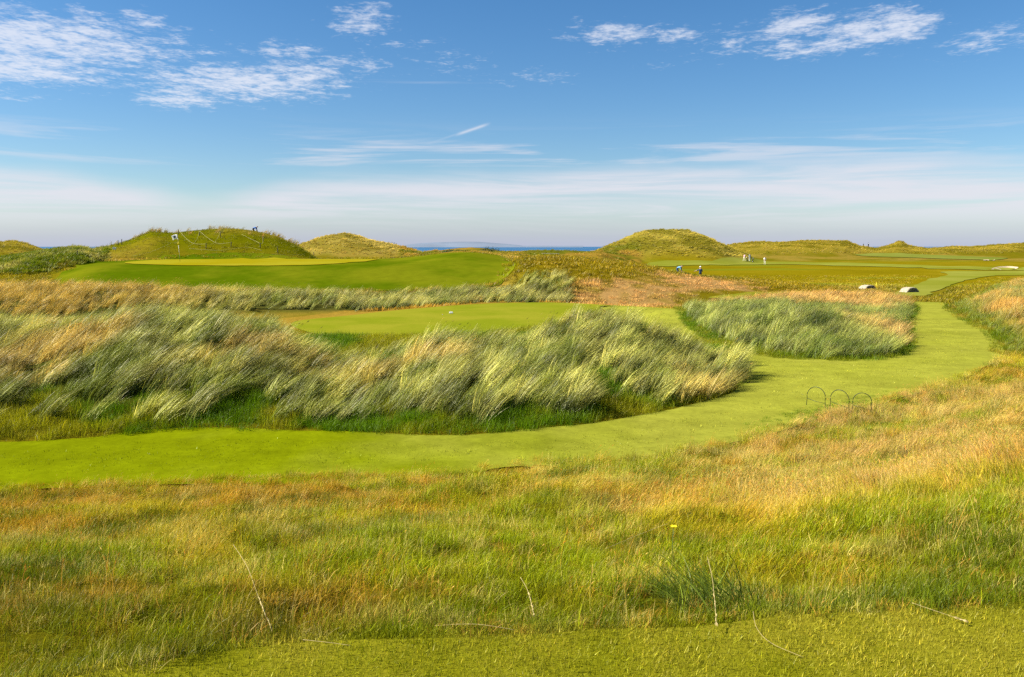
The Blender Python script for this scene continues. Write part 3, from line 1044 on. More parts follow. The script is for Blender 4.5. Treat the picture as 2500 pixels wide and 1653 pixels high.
# ---- marram on the long mound by the path
X, Y = spots(-26, 9.5, 17, 40, 22)
A_ = X / Y
s, zc = ridge_s(A_, Y, LC)
yf = np.interp(A_, LC[0], LC[3])
keep = (s > 0.05) & (s > 0.11 + 0.5 * (fbm(X, Y, .7, 3, 61) - .5)) & in_view(X, Y) & (rng.random(len(X)) < sm(.34, .58, fbm(X, Y, .8, 3, 161)) + .10) & (Y < np.interp(A_, LC[0], LC[2]) + np.where(A_ > -.3, 1.8, 8.0))
X, Y, A_ = X[keep], Y[keep], A_[keep]
n1, n2 = fbm(X, Y, .35, 3, 62), fbm(X, Y, 1.3, 3, 63)
lefty = sm(-1, -10, X)
green, pale, tan = c3(112, 122, 38) * B, c3(172, 172, 88) * B * 1.05, c3(178, 158, 82) * B
T = mixc(green, pale, sm(.35, .7, n2))
T = mixc(T, tan, sm(.55, .78, n1 + .20 * lefty - .08))
T = mixc(T, c3(88, 102, 22) * B, sm(.60, .74, fbm(X, Y, .55, 3, 361)) * .7)
T = T * (0.62 + 0.7 * sm(.3, .7, fbm(X, Y, 2.2, 2, 261)))[:, None]
sow('marram_grass', 'wind-blown grey green marram covering the long mound beside the path', X, Y, MARRAM, rng.uniform(.6, .95, len(X)) * (0.7 + .65 * n2), T, 0.22, 0.4)

# ---- lush foot of the mound
X, Y = spots(-26, 9.5, 16.5, 41, 45)
A_ = X / Y
s, zc = ridge_s(A_, Y, LC)
pd = sdist(PATH, X, Y, 3.0)
keep = ((s < 0.38 + .5 * (fbm(X, Y, .5, 2, 166) - .5)) | ((A_ > -.3) & (Y > np.interp(A_, LC[0], LC[2]) + 1.0))) & (s > 0.0) & (pd < 0.30 * (fbm(X, Y, 1.6, 2, 167) - .2)) & in_view(X, Y)
X, Y = X[keep], Y[keep]
n1 = fbm(X, Y, .7, 3, 66)
T = mixc(c3(92, 124, 6) * B, c3(150, 148, 22) * B, sm(.35, .65, n1)) * rng.uniform(.75, 1.2, len(X))[:, None]
sow('mound_foot_grass', 'dark green grass fringe along the foot of the long mound', X, Y, LUSH, rng.uniform(.9, 1.7, len(X)), T, 1.2, 0.3)

# ---- marram behind the middle tee
X, Y = spots(-46, 6, 43, 71, 9)
A_ = X / Y
s, zc = ridge_s(A_, Y, BR)
keep = (s > 0.25 + .3 * (fbm(X, Y, .5, 3, 61) - .5)) & in_view(X, Y) & (sdist(TEE2, X, Y, 2) < -.3) & (rng.random(len(X)) < sm(.30, .52, fbm(X, Y, .35, 3, 171)) + .12)
X, Y, A_ = X[keep], Y[keep], A_[keep]
n1, n2 = fbm(X, Y, .25, 3, 65), fbm(X, Y, .9, 3, 66)
T = mixc(c3(116, 126, 46) * B, c3(172, 168, 90) * B, sm(.35, .7, n2))
T = mixc(T, c3(184, 156, 70) * B, sm(-16, -27, X + 6 * (n1 - .5)) * .85)
T = T * (0.62 + 0.7 * sm(.3, .7, fbm(X, Y, 1.6, 2, 261)))[:, None]
sow('marram_grass', 'pale marram row between the middle tee and the raised green', X, Y, MARRAM, rng.uniform(.6, 1.0, len(X)) * (.6 + .75 * n2), T, 0.35, 0.2)

# ---- oval mound in the bend
X, Y = spots(8, 32, 31, 68, 20)
sd = sdist(RM, X, Y)
keep = (sd > 0.35 + .6 * (fbm(X, Y, .8, 3, 61) - .5))
X, Y, sd = X[keep], Y[keep], sd[keep]
n1, n2 = fbm(X, Y, .3, 3, 68), fbm(X, Y, 1.1, 3, 69)
T = mixc(c3(92, 108, 34) * B, c3(146, 152, 74) * B, sm(.35, .7, n2))
T = mixc(T, c3(190, 160, 92) * B, sm(.48, .7, n1) * sm(15, 19, X))
T = mixc(T, c3(186, 146, 78) * B, sm(55, 60, Y) * .8)
T = T * (0.62 + 0.7 * sm(.3, .7, fbm(X, Y, 1.6, 2, 261)))[:, None]
sow('marram_grass', 'grey green marram covering the oval mound in the bend of the path', X, Y, MARRAM, rng.uniform(.55, .95, len(X)) * (.7 + .6 * n2), T, 0.45, 0.3)
X, Y = spots(8, 32, 31, 68, 26)
sd = sdist(RM, X, Y)
keep = (sd > -0.25) & (sd < 1.4)
X, Y = X[keep], Y[keep]
n1 = fbm(X, Y, .7, 3, 66)
T = mixc(c3(98, 124, 6) * B, c3(140, 142, 26) * B, sm(.4, .75, n1)) * rng.uniform(.75, 1.2, len(X))[:, None]
sow('mound_foot_grass', 'dark green grass fringe around the oval mound', X, Y, LUSH, rng.uniform(.9, 1.6, len(X)), T, 1.2, 0.3)

# ---- right bank
X, Y = spots(19, 66, 24, 92, 7)
sd = sdist(RB, X, Y)
keep = (sd > 0.2) & in_view(X, Y, .70)
X, Y, sd = X[keep], Y[keep], sd[keep]
n1, n2 = fbm(X, Y, .16, 3, 81), fbm(X, Y, .8, 3, 82)
T = mixc(c3(126, 132, 56) * B, c3(186, 148, 72) * B, sm(.38, .60, n1))
T = mixc(T, c3(110, 122, 24) * B, sm(2.2, .4, sd))
T = T * rng.uniform(.75, 1.2, len(X))[:, None]
sow('marram_grass', 'tawny marram on the bank at the right edge', X, Y, MARRAM, rng.uniform(.6, 1.05, len(X)) * (.55 + .45 * sm(.3, 2.5, sd)), T, 0.6, 0.2)

X, Y = spots(19, 60, 24, 80, 14)
sd = sdist(RB, X, Y)
keep = (sd > -0.35) & (sd < 2.2) & in_view(X, Y, .70)
X, Y = X[keep], Y[keep]
T = mixc(c3(104, 122, 8) * B, c3(160, 148, 40) * B, sm(.35, .65, fbm(X, Y, .5, 3, 66))) * rng.uniform(.75, 1.2, len(X))[:, None]
sow('bank_foot_grass', 'green grass fringe along the foot of the right bank', X, Y, LUSH, rng.uniform(.9, 1.5, len(X)), T, 1.2, 0.3)

# ---- rough on the bank below the tee
X, Y = spots(-16, 24, 2.6, 36, 1)
area = []
for (y0, y1, dens) in ((2.6, 6.5, 270), (6.5, 10, 165), (10, 16, 90), (16, 36, 45)):
    xx = 0.70 * y1 + 1.5
    area.append(spots(-xx, xx, y0, y1, dens))
X = np.concatenate([a[0] for a in area]); Y = np.concatenate([a[1] for a in area])
A_ = X / Y
yt, yp = tee_edge(X), np.interp(A_, YP_A, YP_Y)
edge_w = 0.12 * (fbm(X, Y, 2.0, 3, 4) - .5) * 2
keep = (Y > yt + edge_w) & (Y < yp + 0.35 + 0.6 * (fbm(X, Y, 1.1, 3, 93) - .5)) & in_view(X, Y)
X, Y, A_, yt, yp = X[keep], Y[keep], A_[keep], yt[keep], yp[keep]
t = (Y - yt) / (yp - yt)
n1, n2, n3 = fbm(X, Y, .42, 3, 84), fbm(X, Y, 1.4, 3, 85), fbm(X, Y, .9, 3, 86)
B2 = 2.9
lushc, midc, orng, hay = c3(130, 140, 10) * B2, c3(164, 154, 28) * B2, c3(176, 138, 42) * B2, c3(164, 142, 88) * B2
n4 = fbm(X, Y, 3.5, 2, 87)
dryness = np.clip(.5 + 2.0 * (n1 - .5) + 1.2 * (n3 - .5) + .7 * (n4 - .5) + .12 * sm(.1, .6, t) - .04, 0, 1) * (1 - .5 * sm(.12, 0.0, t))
T = mixc(lushc, midc, sm(.2, .75, dryness))
rust = sm(.50, .66, fbm(X, Y, .75, 3, 388) + .10 * sm(.15, -.4, A_) * sm(.1, .3, t) + .05 * sm(.3, .8, t) - .03)
T = mixc(T, orng, rust * .85)
T = mixc(T, c3(196, 178, 92) * B2, sm(.60, .74, fbm(X, Y, 1.3, 3, 188)) * .65)
rgt = np.exp(-((A_ - .45) / .26) ** 2) * sm(6.4, 9.0, Y) * (1 - sm(22, 30, Y))
haym = np.clip(rgt * 1.4 * (.35 + n1), 0, 1) * sm(.30, .56, n3 * .6 + n1 * .4) * np.where(rng.random(len(X)) < .78, 1, .15)
T = mixc(T, hay, haym * .85)
T = mixc(T, c3(66, 84, 8) * B2, sm(.54, .70, fbm(X, Y, 1.0, 3, 88)) * .72 * (1 - .7 * haym))
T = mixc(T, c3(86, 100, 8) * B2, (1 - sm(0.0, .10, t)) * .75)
pick = rng.random(len(X))
for lo, hi, colr in ((0, .07, c3(190, 142, 60)), (.07, .15, c3(204, 186, 110)), (.15, .25, c3(136, 150, 14)), (.25, .33, c3(88, 100, 12))):
    T = mixc(T, colr * B2, ((pick >= lo) & (pick < hi)) * .7)
T = T * (.82 + .14 * sm(-.5, .1, A_))[:, None] * rng.uniform(.72, 1.22, len(X))[:, None]
# which kind grows where
kinds = rng.random(len(X))
is_dry = kinds < np.clip(haym * .8 + .22 * sm(.6, .9, dryness), 0, .9)
is_lush = (~is_dry) & (rng.random(len(X)) < np.clip((1 - dryness) * .35 + .5 * (1 - sm(0, .12, t)), 0, .8))
ROUGH = FESCUE + LUSH + DRY
vid = np.where(is_dry, len(FESCUE) + len(LUSH) + rng.integers(0, len(DRY), len(X)), np.where(is_lush, len(FESCUE) + rng.integers(0, len(LUSH), len(X)), rng.integers(0, len(FESCUE), len(X))))
sc_ = rng.uniform(.6, 1.1, len(X)) * (.42 + .75 * n2) * (1 + .012 * Y)
sc_ = sc_ * (.64 + .36 * sm(4.0, 9.0, Y))
swirl = .3 + 4.5 * (fbm(X, Y, .7, 2, 89) - .5)
sow('seed_stems', 'scattered thin seed stems standing above the bank of rough', X[::14], Y[::14], STEM, rng.uniform(.7, 1.2, len(X[::14])), T[::14] * 1.05, 1.0, 0.2)
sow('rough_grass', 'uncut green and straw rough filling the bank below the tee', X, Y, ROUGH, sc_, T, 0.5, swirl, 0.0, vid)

# ---- green uncut strip by the hoops and along the path's near side
X, Y = spots(-12, 26, 13, 38, 60)
pd = sdist(PATH, X, Y, 3.0)
A_ = X / Y
yp = np.interp(A_, YP_A, YP_Y)
hp = gp(2000, 950)
near_hoop = np.exp(-((X - hp[0] - .3) / 3.6) ** 2 - ((Y - hp[1] + .3) / 1.6) ** 2)
keep = (pd > -0.6) & (pd < 0.9) & (Y < yp + 2.2) & (rng.random(len(X)) < near_hoop * 1.6)
X, Y = X[keep], Y[keep]
T = mixc(c3(84, 120, 8) * B, c3(120, 140, 20) * B, rng.random(len(X)))
sow('path_side_grass', 'bright green longer grass around the wire hoops', X, Y, LUSH, rng.uniform(.35, .6, len(X)), T, 1.5, 0.2)

# ---- mown turf
X, Y = spots(-4.2, 4.6, 2.3, 5.0, 2000)
keep = (Y < tee_edge(X) + .06) & in_view(X, Y)
X, Y = X[keep], Y[keep]
n1 = fbm(X, Y, 2.2, 3, 95)
T = mixc(c3(150, 154, 22) * 1.85, c3(186, 178, 58) * 1.85, sm(.35, .68, n1)) * rng.uniform(.75, 1.25, len(X))[:, None]
sow('turf_grass', 'short clipped turf of the tee in the foreground', X, Y, TURF, rng.uniform(.8, 1.3, len(X)), T, 3.0)
X, Y = spots(-15, 26, 14, 52, 36)
keep = (sdist(PATH, X, Y, 2) > 0.05) & in_view(X, Y) & (rng.random(len(X)) < np.clip(26.0 / Y, 0, 1))
X, Y = X[keep], Y[keep]
T = path_colour(X, Y) * 1.7 * rng.uniform(.8, 1.2, len(X))[:, None]
sow('turf_grass', 'short mown turf of the winding path', X, Y, PTURF, rng.uniform(.7, 1.15, len(X)), T, 3.0)

# ---- middle distance rough (between the tee, the green and the far fairway)
X, Y = spots(-62, 66, 55, 112, 4)
A_ = X / Y
free = (sdist(APRON, X, Y, 3) < 1.6 * (fbm(X, Y, .4, 3, 77) - .45)) & (sdist(TEE2, X, Y, 3) < -.4) & (sdist(TEE3, X, Y, 3) < -.1) & (sdist(FAIR_PATH, X, Y, 3) < -.1) & (sdist(RM, X, Y) < 0) & (sdist(RB, X, Y) < 0.5) & (sdist(PATH, X, Y) < -.2)
sBR, _ = ridge_s(A_, Y, BR)
sFH, _ = ridge_s(A_, Y, FH)
sHC, _ = ridge_s(A_, Y, HC)
sLB, _ = ridge_s(A_, Y, LB)
field = (A_ > .2) & (Y > 92)
keep = free & (sBR < .3) & (sFH < .05) & in_view(X, Y) & (rng.random(len(X)) < np.where(field, .4, 1.0))
X, Y = X[keep], Y[keep]
T = land_colour(X, Y) * 2.0 * rng.uniform(.65, 1.35, len(X))[:, None]
pk = np.exp(-((X / Y - 0.16) / 0.06) ** 2 - ((Y - 63) / 6) ** 2) + np.exp(-((X / Y - 0.235) / 0.07) ** 2 - ((Y - 73) / 6) ** 2)
hgt = np.where((X / Y > .2) & (Y > 90), .45, .85) * (1 - .4 * sm(.2, .6, pk))
sow('rough_grass', 'olive and straw rough in the middle distance', X, Y, LOWCL, rng.uniform(.6, 1.1, len(X)) * hgt, T, 1.0, 0.2)

# ---- roped hill: low rough and a shaggy crest
X, Y = spots(-72, -24, 96, 130, 3.0)
A_ = X / Y
s, zc = ridge_s(A_, Y, FH)
yc = np.interp(A_, FH[0], FH[2])
keep = (s > .03) & (Y < yc + 8)
X, Y, A_, yc = X[keep], Y[keep], A_[keep], yc[keep]
T = land_colour(X, Y) * 1.8 * rng.uniform(.75, 1.25, len(X))[:, None]
sow('hill_grass', 'short rough grass covering the roped hill', X, Y, LOWCL, rng.uniform(.25, .5, len(X)), T, 1.0, 0.2)
X, Y = spots(-60, -24, 100, 130, 5.0)
A_ = X / Y
yc = np.interp(A_, FH[0], FH[2])
a1, a2, a3 = (ray(x, 540)[0] / ray(x, 540)[1] for x in (352, 505, 660))
w = np.exp(-((A_ - a1) / .022) ** 2) * .9 + np.exp(-((A_ - a2) / .012) ** 2) * .5 + np.exp(-((A_ - a3) / .026) ** 2) * .8 + .06
keep = (np.abs(Y - yc - .3) < 1.7) & (rng.random(len(X)) < w) & (A_ < ray(700, 560)[0] / ray(700, 560)[1]) & (np.abs(A_ - ray(591, 540)[0] / ray(591, 540)[1]) > .008)
X, Y = X[keep], Y[keep]
T = mixc(c3(178, 150, 76) * B, c3(128, 126, 44) * B, rng.random(len(X)))
sow('crest_grass', 'shaggy straw grass standing along the crest of the roped hill', X, Y, MARRAM, rng.uniform(.45, .95, len(X)), T, 0.7, 0.2)

# ---- scrubby left bank
X, Y = spots(-75, -45, 80, 112, 4)
A_ = X / Y
s, zc = ridge_s(A_, Y, LB)
keep = (s > .05)
X, Y = X[keep], Y[keep]
n1 = fbm(X, Y, .25, 3, 99)
T = mixc(c3(94, 110, 8) * B, c3(158, 154, 70) * B, sm(.45, .75, n1)) * rng.uniform(.7, 1.25, len(X))[:, None]
sow('scrub_grass', 'dark green scrub on the bank left of the roped hill', X, Y, CLUMP, rng.uniform(.3, .7, len(X)), T, 1.0, 0.2)

# ---- dunes
XS, YS, TS, SS = [], [], [], []
for R_, dens, sz, br in ((LD, .5, .6, 2.0), (D2, 1.2, .5, 2.2), (BD, 1.3, .52, 2.1), (FR, .4, .55, 2.0), (EE, .6, .3, 2.0)):
    a0, a1_ = R_[0][0], R_[0][-1]
    y0, y1 = R_[3].min(), R_[2].max() + 4
    aa0, aa1 = max(a0, -.72), min(a1_, .72)
    n = int((aa1 - aa0) * (y1 * y1 - y0 * y0) / 2 * dens)
    yy = np.sqrt(rng.uniform(y0 * y0, y1 * y1, n))
    xx = rng.uniform(aa0, aa1, n) * yy
    s, _z = ridge_s(xx / yy, yy, R_)
    yc = np.interp(xx / yy, R_[0], R_[2])
    kk = (s > .10) & (yy < yc + 3) & (sdist(FAIR_FAR, xx, yy, 2) < 0) & (sdist(TERRACE, xx, yy, 2) < -.5)
    xx, yy = xx[kk], yy[kk]
    XS.append(xx); YS.append(yy)
    TS.append(land_colour(xx, yy) * br * (.72 + .55 * fbm(xx, yy, .45, 2, 271))[:, None] * rng.uniform(.85, 1.15, len(xx))[:, None])
    SS.append(rng.uniform(.6, 1.1, len(xx)) * sz)
X, Y = np.concatenate(XS), np.concatenate(YS)
sow('dune_grass', 'coarse tawny grass clothing the far dunes', X, Y, CLUMP, np.concatenate(SS), np.vstack(TS), 0.9, 0.2)
# ------------------------------------------------------------------ things
ORD = ['first', 'second', 'third', 'fourth', 'fifth', 'sixth', 'seventh', 'eighth', 'ninth', 'tenth', 'eleventh', 'twelfth', 'thirteenth', 'fourteenth', 'fifteenth']


def frame_of(d):
    d = Vector(d).normalized()
    s = d.cross(Vector((0, 0, 1)))
    if s.length < 1e-4:
        s = Vector((1, 0, 0))
    s.normalize()
    return s, d.cross(s).normalized()


def tube_bm(bm, pts, rad, seg=6, caps=True):
    pts = [Vector(p) for p in pts]
    rads = rad if isinstance(rad, (list, tuple)) else [rad] * len(pts)
    rings = []
    for i, p in enumerate(pts):
        d = (pts[min(i + 1, len(pts) - 1)] - pts[max(i - 1, 0)])
        s, u = frame_of(d)
        rings.append([bm.verts.new(p + (s * math.cos(2 * math.pi * k / seg) + u * math.sin(2 * math.pi * k / seg)) * rads[i]) for k in range(seg)])
    for a, b in zip(rings[:-1], rings[1:]):
        for k in range(seg):
            bm.faces.new((a[k], a[(k + 1) % seg], b[(k + 1) % seg], b[k]))
    if caps:
        bm.faces.new(rings[0][::-1])
        bm.faces.new(rings[-1])
    return bm


def tube(name, pts, rad, mat, parent=None, seg=6):
    return bm_obj(name, tube_bm(bmesh.new(), pts, rad, seg), mat, parent, True)


def lathe(name, prof, mat, parent=None, seg=14, loc=(0, 0, 0)):
    bm = bmesh.new()
    rings = [[bm.verts.new((loc[0] + r * math.cos(2 * math.pi * k / seg), loc[1] + r * math.sin(2 * math.pi * k / seg), loc[2] + z)) for k in range(seg)] for r, z in prof]
    for a, b in zip(rings[:-1], rings[1:]):
        for k in range(seg):
            bm.faces.new((a[k], a[(k + 1) % seg], b[(k + 1) % seg], b[k]))
    bm.faces.new(rings[0][::-1])
    bm.faces.new(rings[-1])
    return bm_obj(name, bm, mat, parent, True)


def box(name, size, mat, parent=None, loc=(0, 0, 0), rot=(0, 0, 0), bev=0.006):
    bm = bmesh.new()
    bmesh.ops.create_cube(bm, size=1.0)
    bmesh.ops.scale(bm, vec=size, verts=bm.verts)
    if bev:
        bmesh.ops.bevel(bm, geom=list(bm.edges), offset=bev, segments=2, affect='EDGES')
    bm.transform(Matrix.Translation(loc) @ Matrix.Rotation(rot[2], 4, 'Z') @ Matrix.Rotation(rot[1], 4, 'Y') @ Matrix.Rotation(rot[0], 4, 'X'))
    return bm_obj(name, bm, mat, parent)


M_WOOD = principled('weathered_wood', (0.09, 0.075, 0.05), 0.9, 0, 0.35, 30, 0.3)
M_ROPE = principled('pale_rope', (0.34, 0.32, 0.12), 0.9, 0, 0.25, 60)
M_WIRE = principled('dark_green_wire', (0.020, 0.035, 0.018), 0.45, 0.2, 0.2, 40)
M_WHITE = principled('white_paint', (0.78, 0.78, 0.74), 0.5, 0, 0.05, 20)
M_YEL = principled('yellow_paint', (0.80, 0.62, 0.03), 0.5, 0, 0.08, 20)
M_BLACK = principled('black_fabric', (0.02, 0.02, 0.022), 0.7, 0, 0.2, 20)
M_RUBBER = principled('rubber', (0.03, 0.03, 0.03), 0.8, 0, 0.1, 20)
M_STEEL = principled('steel', (0.45, 0.46, 0.48), 0.35, 0.9, 0.1, 20)
M_ORANGE = principled('orange_paint', (0.75, 0.20, 0.03), 0.5, 0, 0.1, 20)
M_STONE = principled('lime_washed_stone', (0.36, 0.31, 0.22), 0.9, 0, 0.4, 5, 0.6)
M_RUBBLE = principled('dark_rubble_stone', (0.16, 0.135, 0.095), 0.95, 0, 0.55, 7, 0.8)
M_SKIN = principled('skin', (0.46, 0.28, 0.19), 0.6, 0, 0.08, 10)
M_HAIR = principled('dark_hair', (0.035, 0.022, 0.015), 0.7, 0, 0.2, 40)
M_SHOE = principled('shoe_leather', (0.10, 0.08, 0.06), 0.5, 0, 0.2, 20)


def cloth(name, col):
    return principled(name, col, 0.9, 0, 0.12, 14, 0.2)


# ---- wire hoops by the path
for i, (l, r_, top, lab) in enumerate([((1867, 939), (1911, 946), 896, 'wire hoop standing clear on the path, leftmost of the three hoops'),
                                       ((1921, 947), (1966, 954), 903, 'wire hoop between the other two hoops'),
                                       ((1972.5, 953), (2018, 957), 910, 'wire hoop half hidden in straw grass, rightmost of the three hoops')]):
    pl, pr = gp(*l, .02), gp(*r_, .02)
    zl, zr = hz(*pl) - .05, hz(*pr) - .05
    base = Vector(((pl[0] + pr[0]) / 2, (pl[1] + pr[1]) / 2, 0))
    rx, ry, rzv = ray((l[0] + r_[0]) / 2, top)
    ztop = CAMZ + rzv * (base.y / ry)
    root = empty('wire_hoop', (base.x, base.y, (zl + zr) / 2))
    a, b = Vector((pl[0], pl[1], zl)) - root.location, Vector((pr[0], pr[1], zr)) - root.location
    H_ = ztop - root.location.z
    half = (b - a).length / 2
    ax = (b - a).normalized()
    pts = []
    for k in range(6):
        pts.append(a + Vector((0, 0, (H_ - half) * k / 6)) + ax * 0.02 * k / 6)
    for k in range(0, 17):
        t = math.pi * k / 16
        pts.append(ax * (-half * math.cos(t) * 0.97) + Vector((0, 0, H_ - half + half * math.sin(t))))
    for k in range(5, -1, -1):
        pts.append(b + Vector((0, 0, (H_ - half) * k / 6)) - ax * 0.02 * k / 6)
    tube('arch', pts, 0.0095, M_WIRE, root, 8)
    zb = H_ * 0.42
    tube('cross_wire', [a * .97 + Vector((0, 0, zb)), Vector((0, 0, zb - .05)), b * .97 + Vector((0, 0, zb - .07 - .02 * i))], 0.006, M_WIRE, root, 6)
    tag(root, lab, 'hoop', 'wire hoops beside the path')

# ---- flag on the putting green
fx, fy = land(417, 608.0, 78, 120)
fz = hz(fx, fy) + .10
Hf = at(411, 543.5, fy)[2] - fz
flag_root = empty('golf_flag', (fx, fy, fz))
lean = Vector((at(411, 543.5, fy)[0] - fx, 0, 0))
P_ = lambda t: tuple(lean * t + Vector((0, 0, Hf * t)))
for t0, t1, mt in ((-.04, .22, M_BLACK), (.22, .60, M_WHITE), (.60, .76, M_YEL), (.76, .86, M_WHITE), (.86, 1.0, M_BLACK)):
    tube('pole_band', [P_(t0), P_((t0 + t1) / 2), P_(t1)], 0.017, mt, flag_root, 8)
lathe('marker_ball', [(0.005, -.075), (.05, -.06), (.075, 0), (.05, .06), (.005, .075)], M_YEL, flag_root, 12, P_(.68))
fw, fh = .56, .48
n_ = 14
V, Q = [], []
for j in range(9):
    for k in range(n_ + 1):
        u, v = k / n_, j / 8
        edge = 1.0 + .06 * math.sin(5 * v + 1)
        base = Vector(P_(1 - v * fh / Hf))
        V.append(base + Vector((-.02 - u * fw * edge, .07 * math.sin(5 * u + 1.5 * v) * u, -.10 * u * u + .03 * math.sin(4 * u) - .05 * (1 - u) * 0)))
for j in range(8):
    for k in range(n_):
        a = j * (n_ + 1) + k
        Q.append((a, a + 1, a + n_ + 2, a + n_ + 1))
cl = mesh_obj('flag_cloth', V, Q, M_WHITE, flag_root, True)
sol = cl.modifiers.new('thick', 'SOLIDIFY')
sol.thickness = 0.006
em = []
for (u, v) in [(.36, .30), (.70, .30), (.70, .52), (.62, .66), (.53, .74), (.44, .66), (.36, .52)]:
    base = Vector(P_(1 - v * fh / Hf))
    em.append(base + Vector((-.02 - u * fw, .07 * math.sin(5 * u + 1.5 * v) * u - .012, -.10 * u * u + .03 * math.sin(4 * u))))
mesh_obj('emblem', em + [e + Vector((0, .003, 0)) for e in em], [tuple(range(7)), tuple(range(13, 6, -1))], cloth('dark_emblem', (.02, .02, .035)), cl)
tag(flag_root, 'white flag with dark shield emblem on a banded pole behind the putting green', 'flag')

# ---- roped hill
posts = [(180, 593.5), (221, 592.5), (274, 567), (282, 564.5), (413.5, 541.5), (462.3, 544.5), (477, 575), (510.5, 546.5), (535, 571.5), (603, 573.5), (609.5, 557.5), (643.5, 584.5), (727, 588.5)]
tops = []
for i, (dx, dy) in enumerate(posts):
    x, y = land(dx, dy + 1.5, 84, 124)
    z = hz(x, y)
    o = lathe('rope_post', [(.05, -.1), (.048, .3), (.045, .60), (.05, .62), (.05, .66), (.02, .69)], M_WOOD, None, 10)
    o.location = (x, y, z)
    o.rotation_euler = (random.uniform(-.08, .08), random.uniform(-.08, .08), 0)
    tops.append((x, y, z + .60))
    tag(o, 'short dark rope post on the green hill, %s from the left of its posts' % ORD[i], 'post', 'rope posts on the hill')


def rope(pts, d0, d1, i0=None, i1=None):
    n = len(pts)
    out = []
    for k, (dx, dy) in enumerate(pts):
        t = k / (n - 1)
        x, y = land(dx, dy + .6, 84, 124)
        z = hz(x, y)
        out.append((x, y - .03, z + .10))
    if i0 is not None:
        out[0] = tops[i0]
    if i1 is not None:
        out[-1] = tops[i1]
    P = spline(out, 5, closed=False)
    P = list(P) + [np.array(out[-1])]
    return tube('rope', P, 0.013, M_ROPE, None, 6)


ropes = [([(180, 592), (200, 592.5), (221, 592)], 0, 1, 'pale rope low on the hill, farthest left beside the scrubby bank'),
         ([(221, 592), (246, 584), (262, 574), (274, 566)], 1, 2, 'pale rope rising to two close posts near the white board'),
         ([(310, 594), (350, 584.5), (380, 572), (398, 563.5), (412, 563)], None, None, 'long pale rope lying on the hill left of the flag pole'),
         ([(413.5, 541), (432, 554), (450, 565.5), (477, 573)], 4, 6, 'pale rope slanting down right from behind the flag'),
         ([(462, 543), (456, 556), (447, 566), (436, 571.5)], 5, None, 'short pale rope curling down left from the post right of the flag'),
         ([(463, 543.5), (488, 557), (508, 565.5), (535, 569.5)], 5, 8, 'pale rope slanting down right from the post right of the flag'),
         ([(510.5, 545.5), (500, 560), (490, 567), (477, 573)], 7, 6, 'pale rope dropping left from below the large crest tufts'),
         ([(438, 577), (470, 579), (500, 581), (525, 579.5), (560, 574.5), (580, 574.5), (606, 581.5)], None, None, 'long pale wavy rope low across the middle of the hill'),
         ([(560, 544), (580, 554), (603, 568)], None, 9, 'thin pale rope below the bending blue figure'),
         ([(609.5, 556), (608, 564), (603, 572)], 10, 9, 'short steep pale rope right of the hill'),
         ([(630, 590), (643, 590), (665, 592), (690, 591), (706, 589)], None, None, 'pale rope lying at the right foot of the hill')]
for pts, i0, i1, lab in ropes:
    tag(rope(pts, 0, 0, i0, i1), lab, 'rope', 'ropes on the hill')

x, y = land(265, 582, 84, 124)
root = empty('white_board', (x, y, hz(x, y)), .4)
box('board', (.40, .03, .30), M_WHITE, root, (0, 0, .36), (.25, .18, 0))
for sx in (-.12, .12):
    box('stake', (.03, .03, .36), M_WOOD, root, (sx, .03, .12), (0, 0, 0), .003)
tag(root, 'small tilted white board on the left flank of the roped hill', 'sign')

# single tufts that stand out on the hill
for (dx, dy, sc_, tn, lab) in [(438, 539, .9, (200, 150, 80), 'dry orange tuft leaning on the hill top right of the flag'),
                               (500, 536, 1.5, (176, 150, 76), 'wide straw tuft on the middle of the hill crest'),
                               (512, 537, 1.7, (130, 126, 46), 'tall dark green tuft beside the wide straw tuft on the crest'),
                               (576, 540, .85, (196, 160, 90), 'upright straw tuft just left of the bending blue figure'),
                               (608, 547, .8, (180, 130, 60), 'low rusty tuft just right of the bending blue figure')]:
    x, y = land(dx, dy + 3, 90, 124)
    src = MARRAM[(int(dx) * 7) % len(MARRAM)]
    o = bpy.data.objects.new('grass_tuft', src.data)
    COL.objects.link(o)
    o.location = (x, y, hz(x, y) - .03)
    o.scale = (sc_ * .9,) * 3
    o.rotation_euler = (0, 0, .4)
    o['tint'] = [float(q) for q in c3(*tn) * B]
    tag(o, lab, 'grass tuft', 'tufts standing on the roped hill')


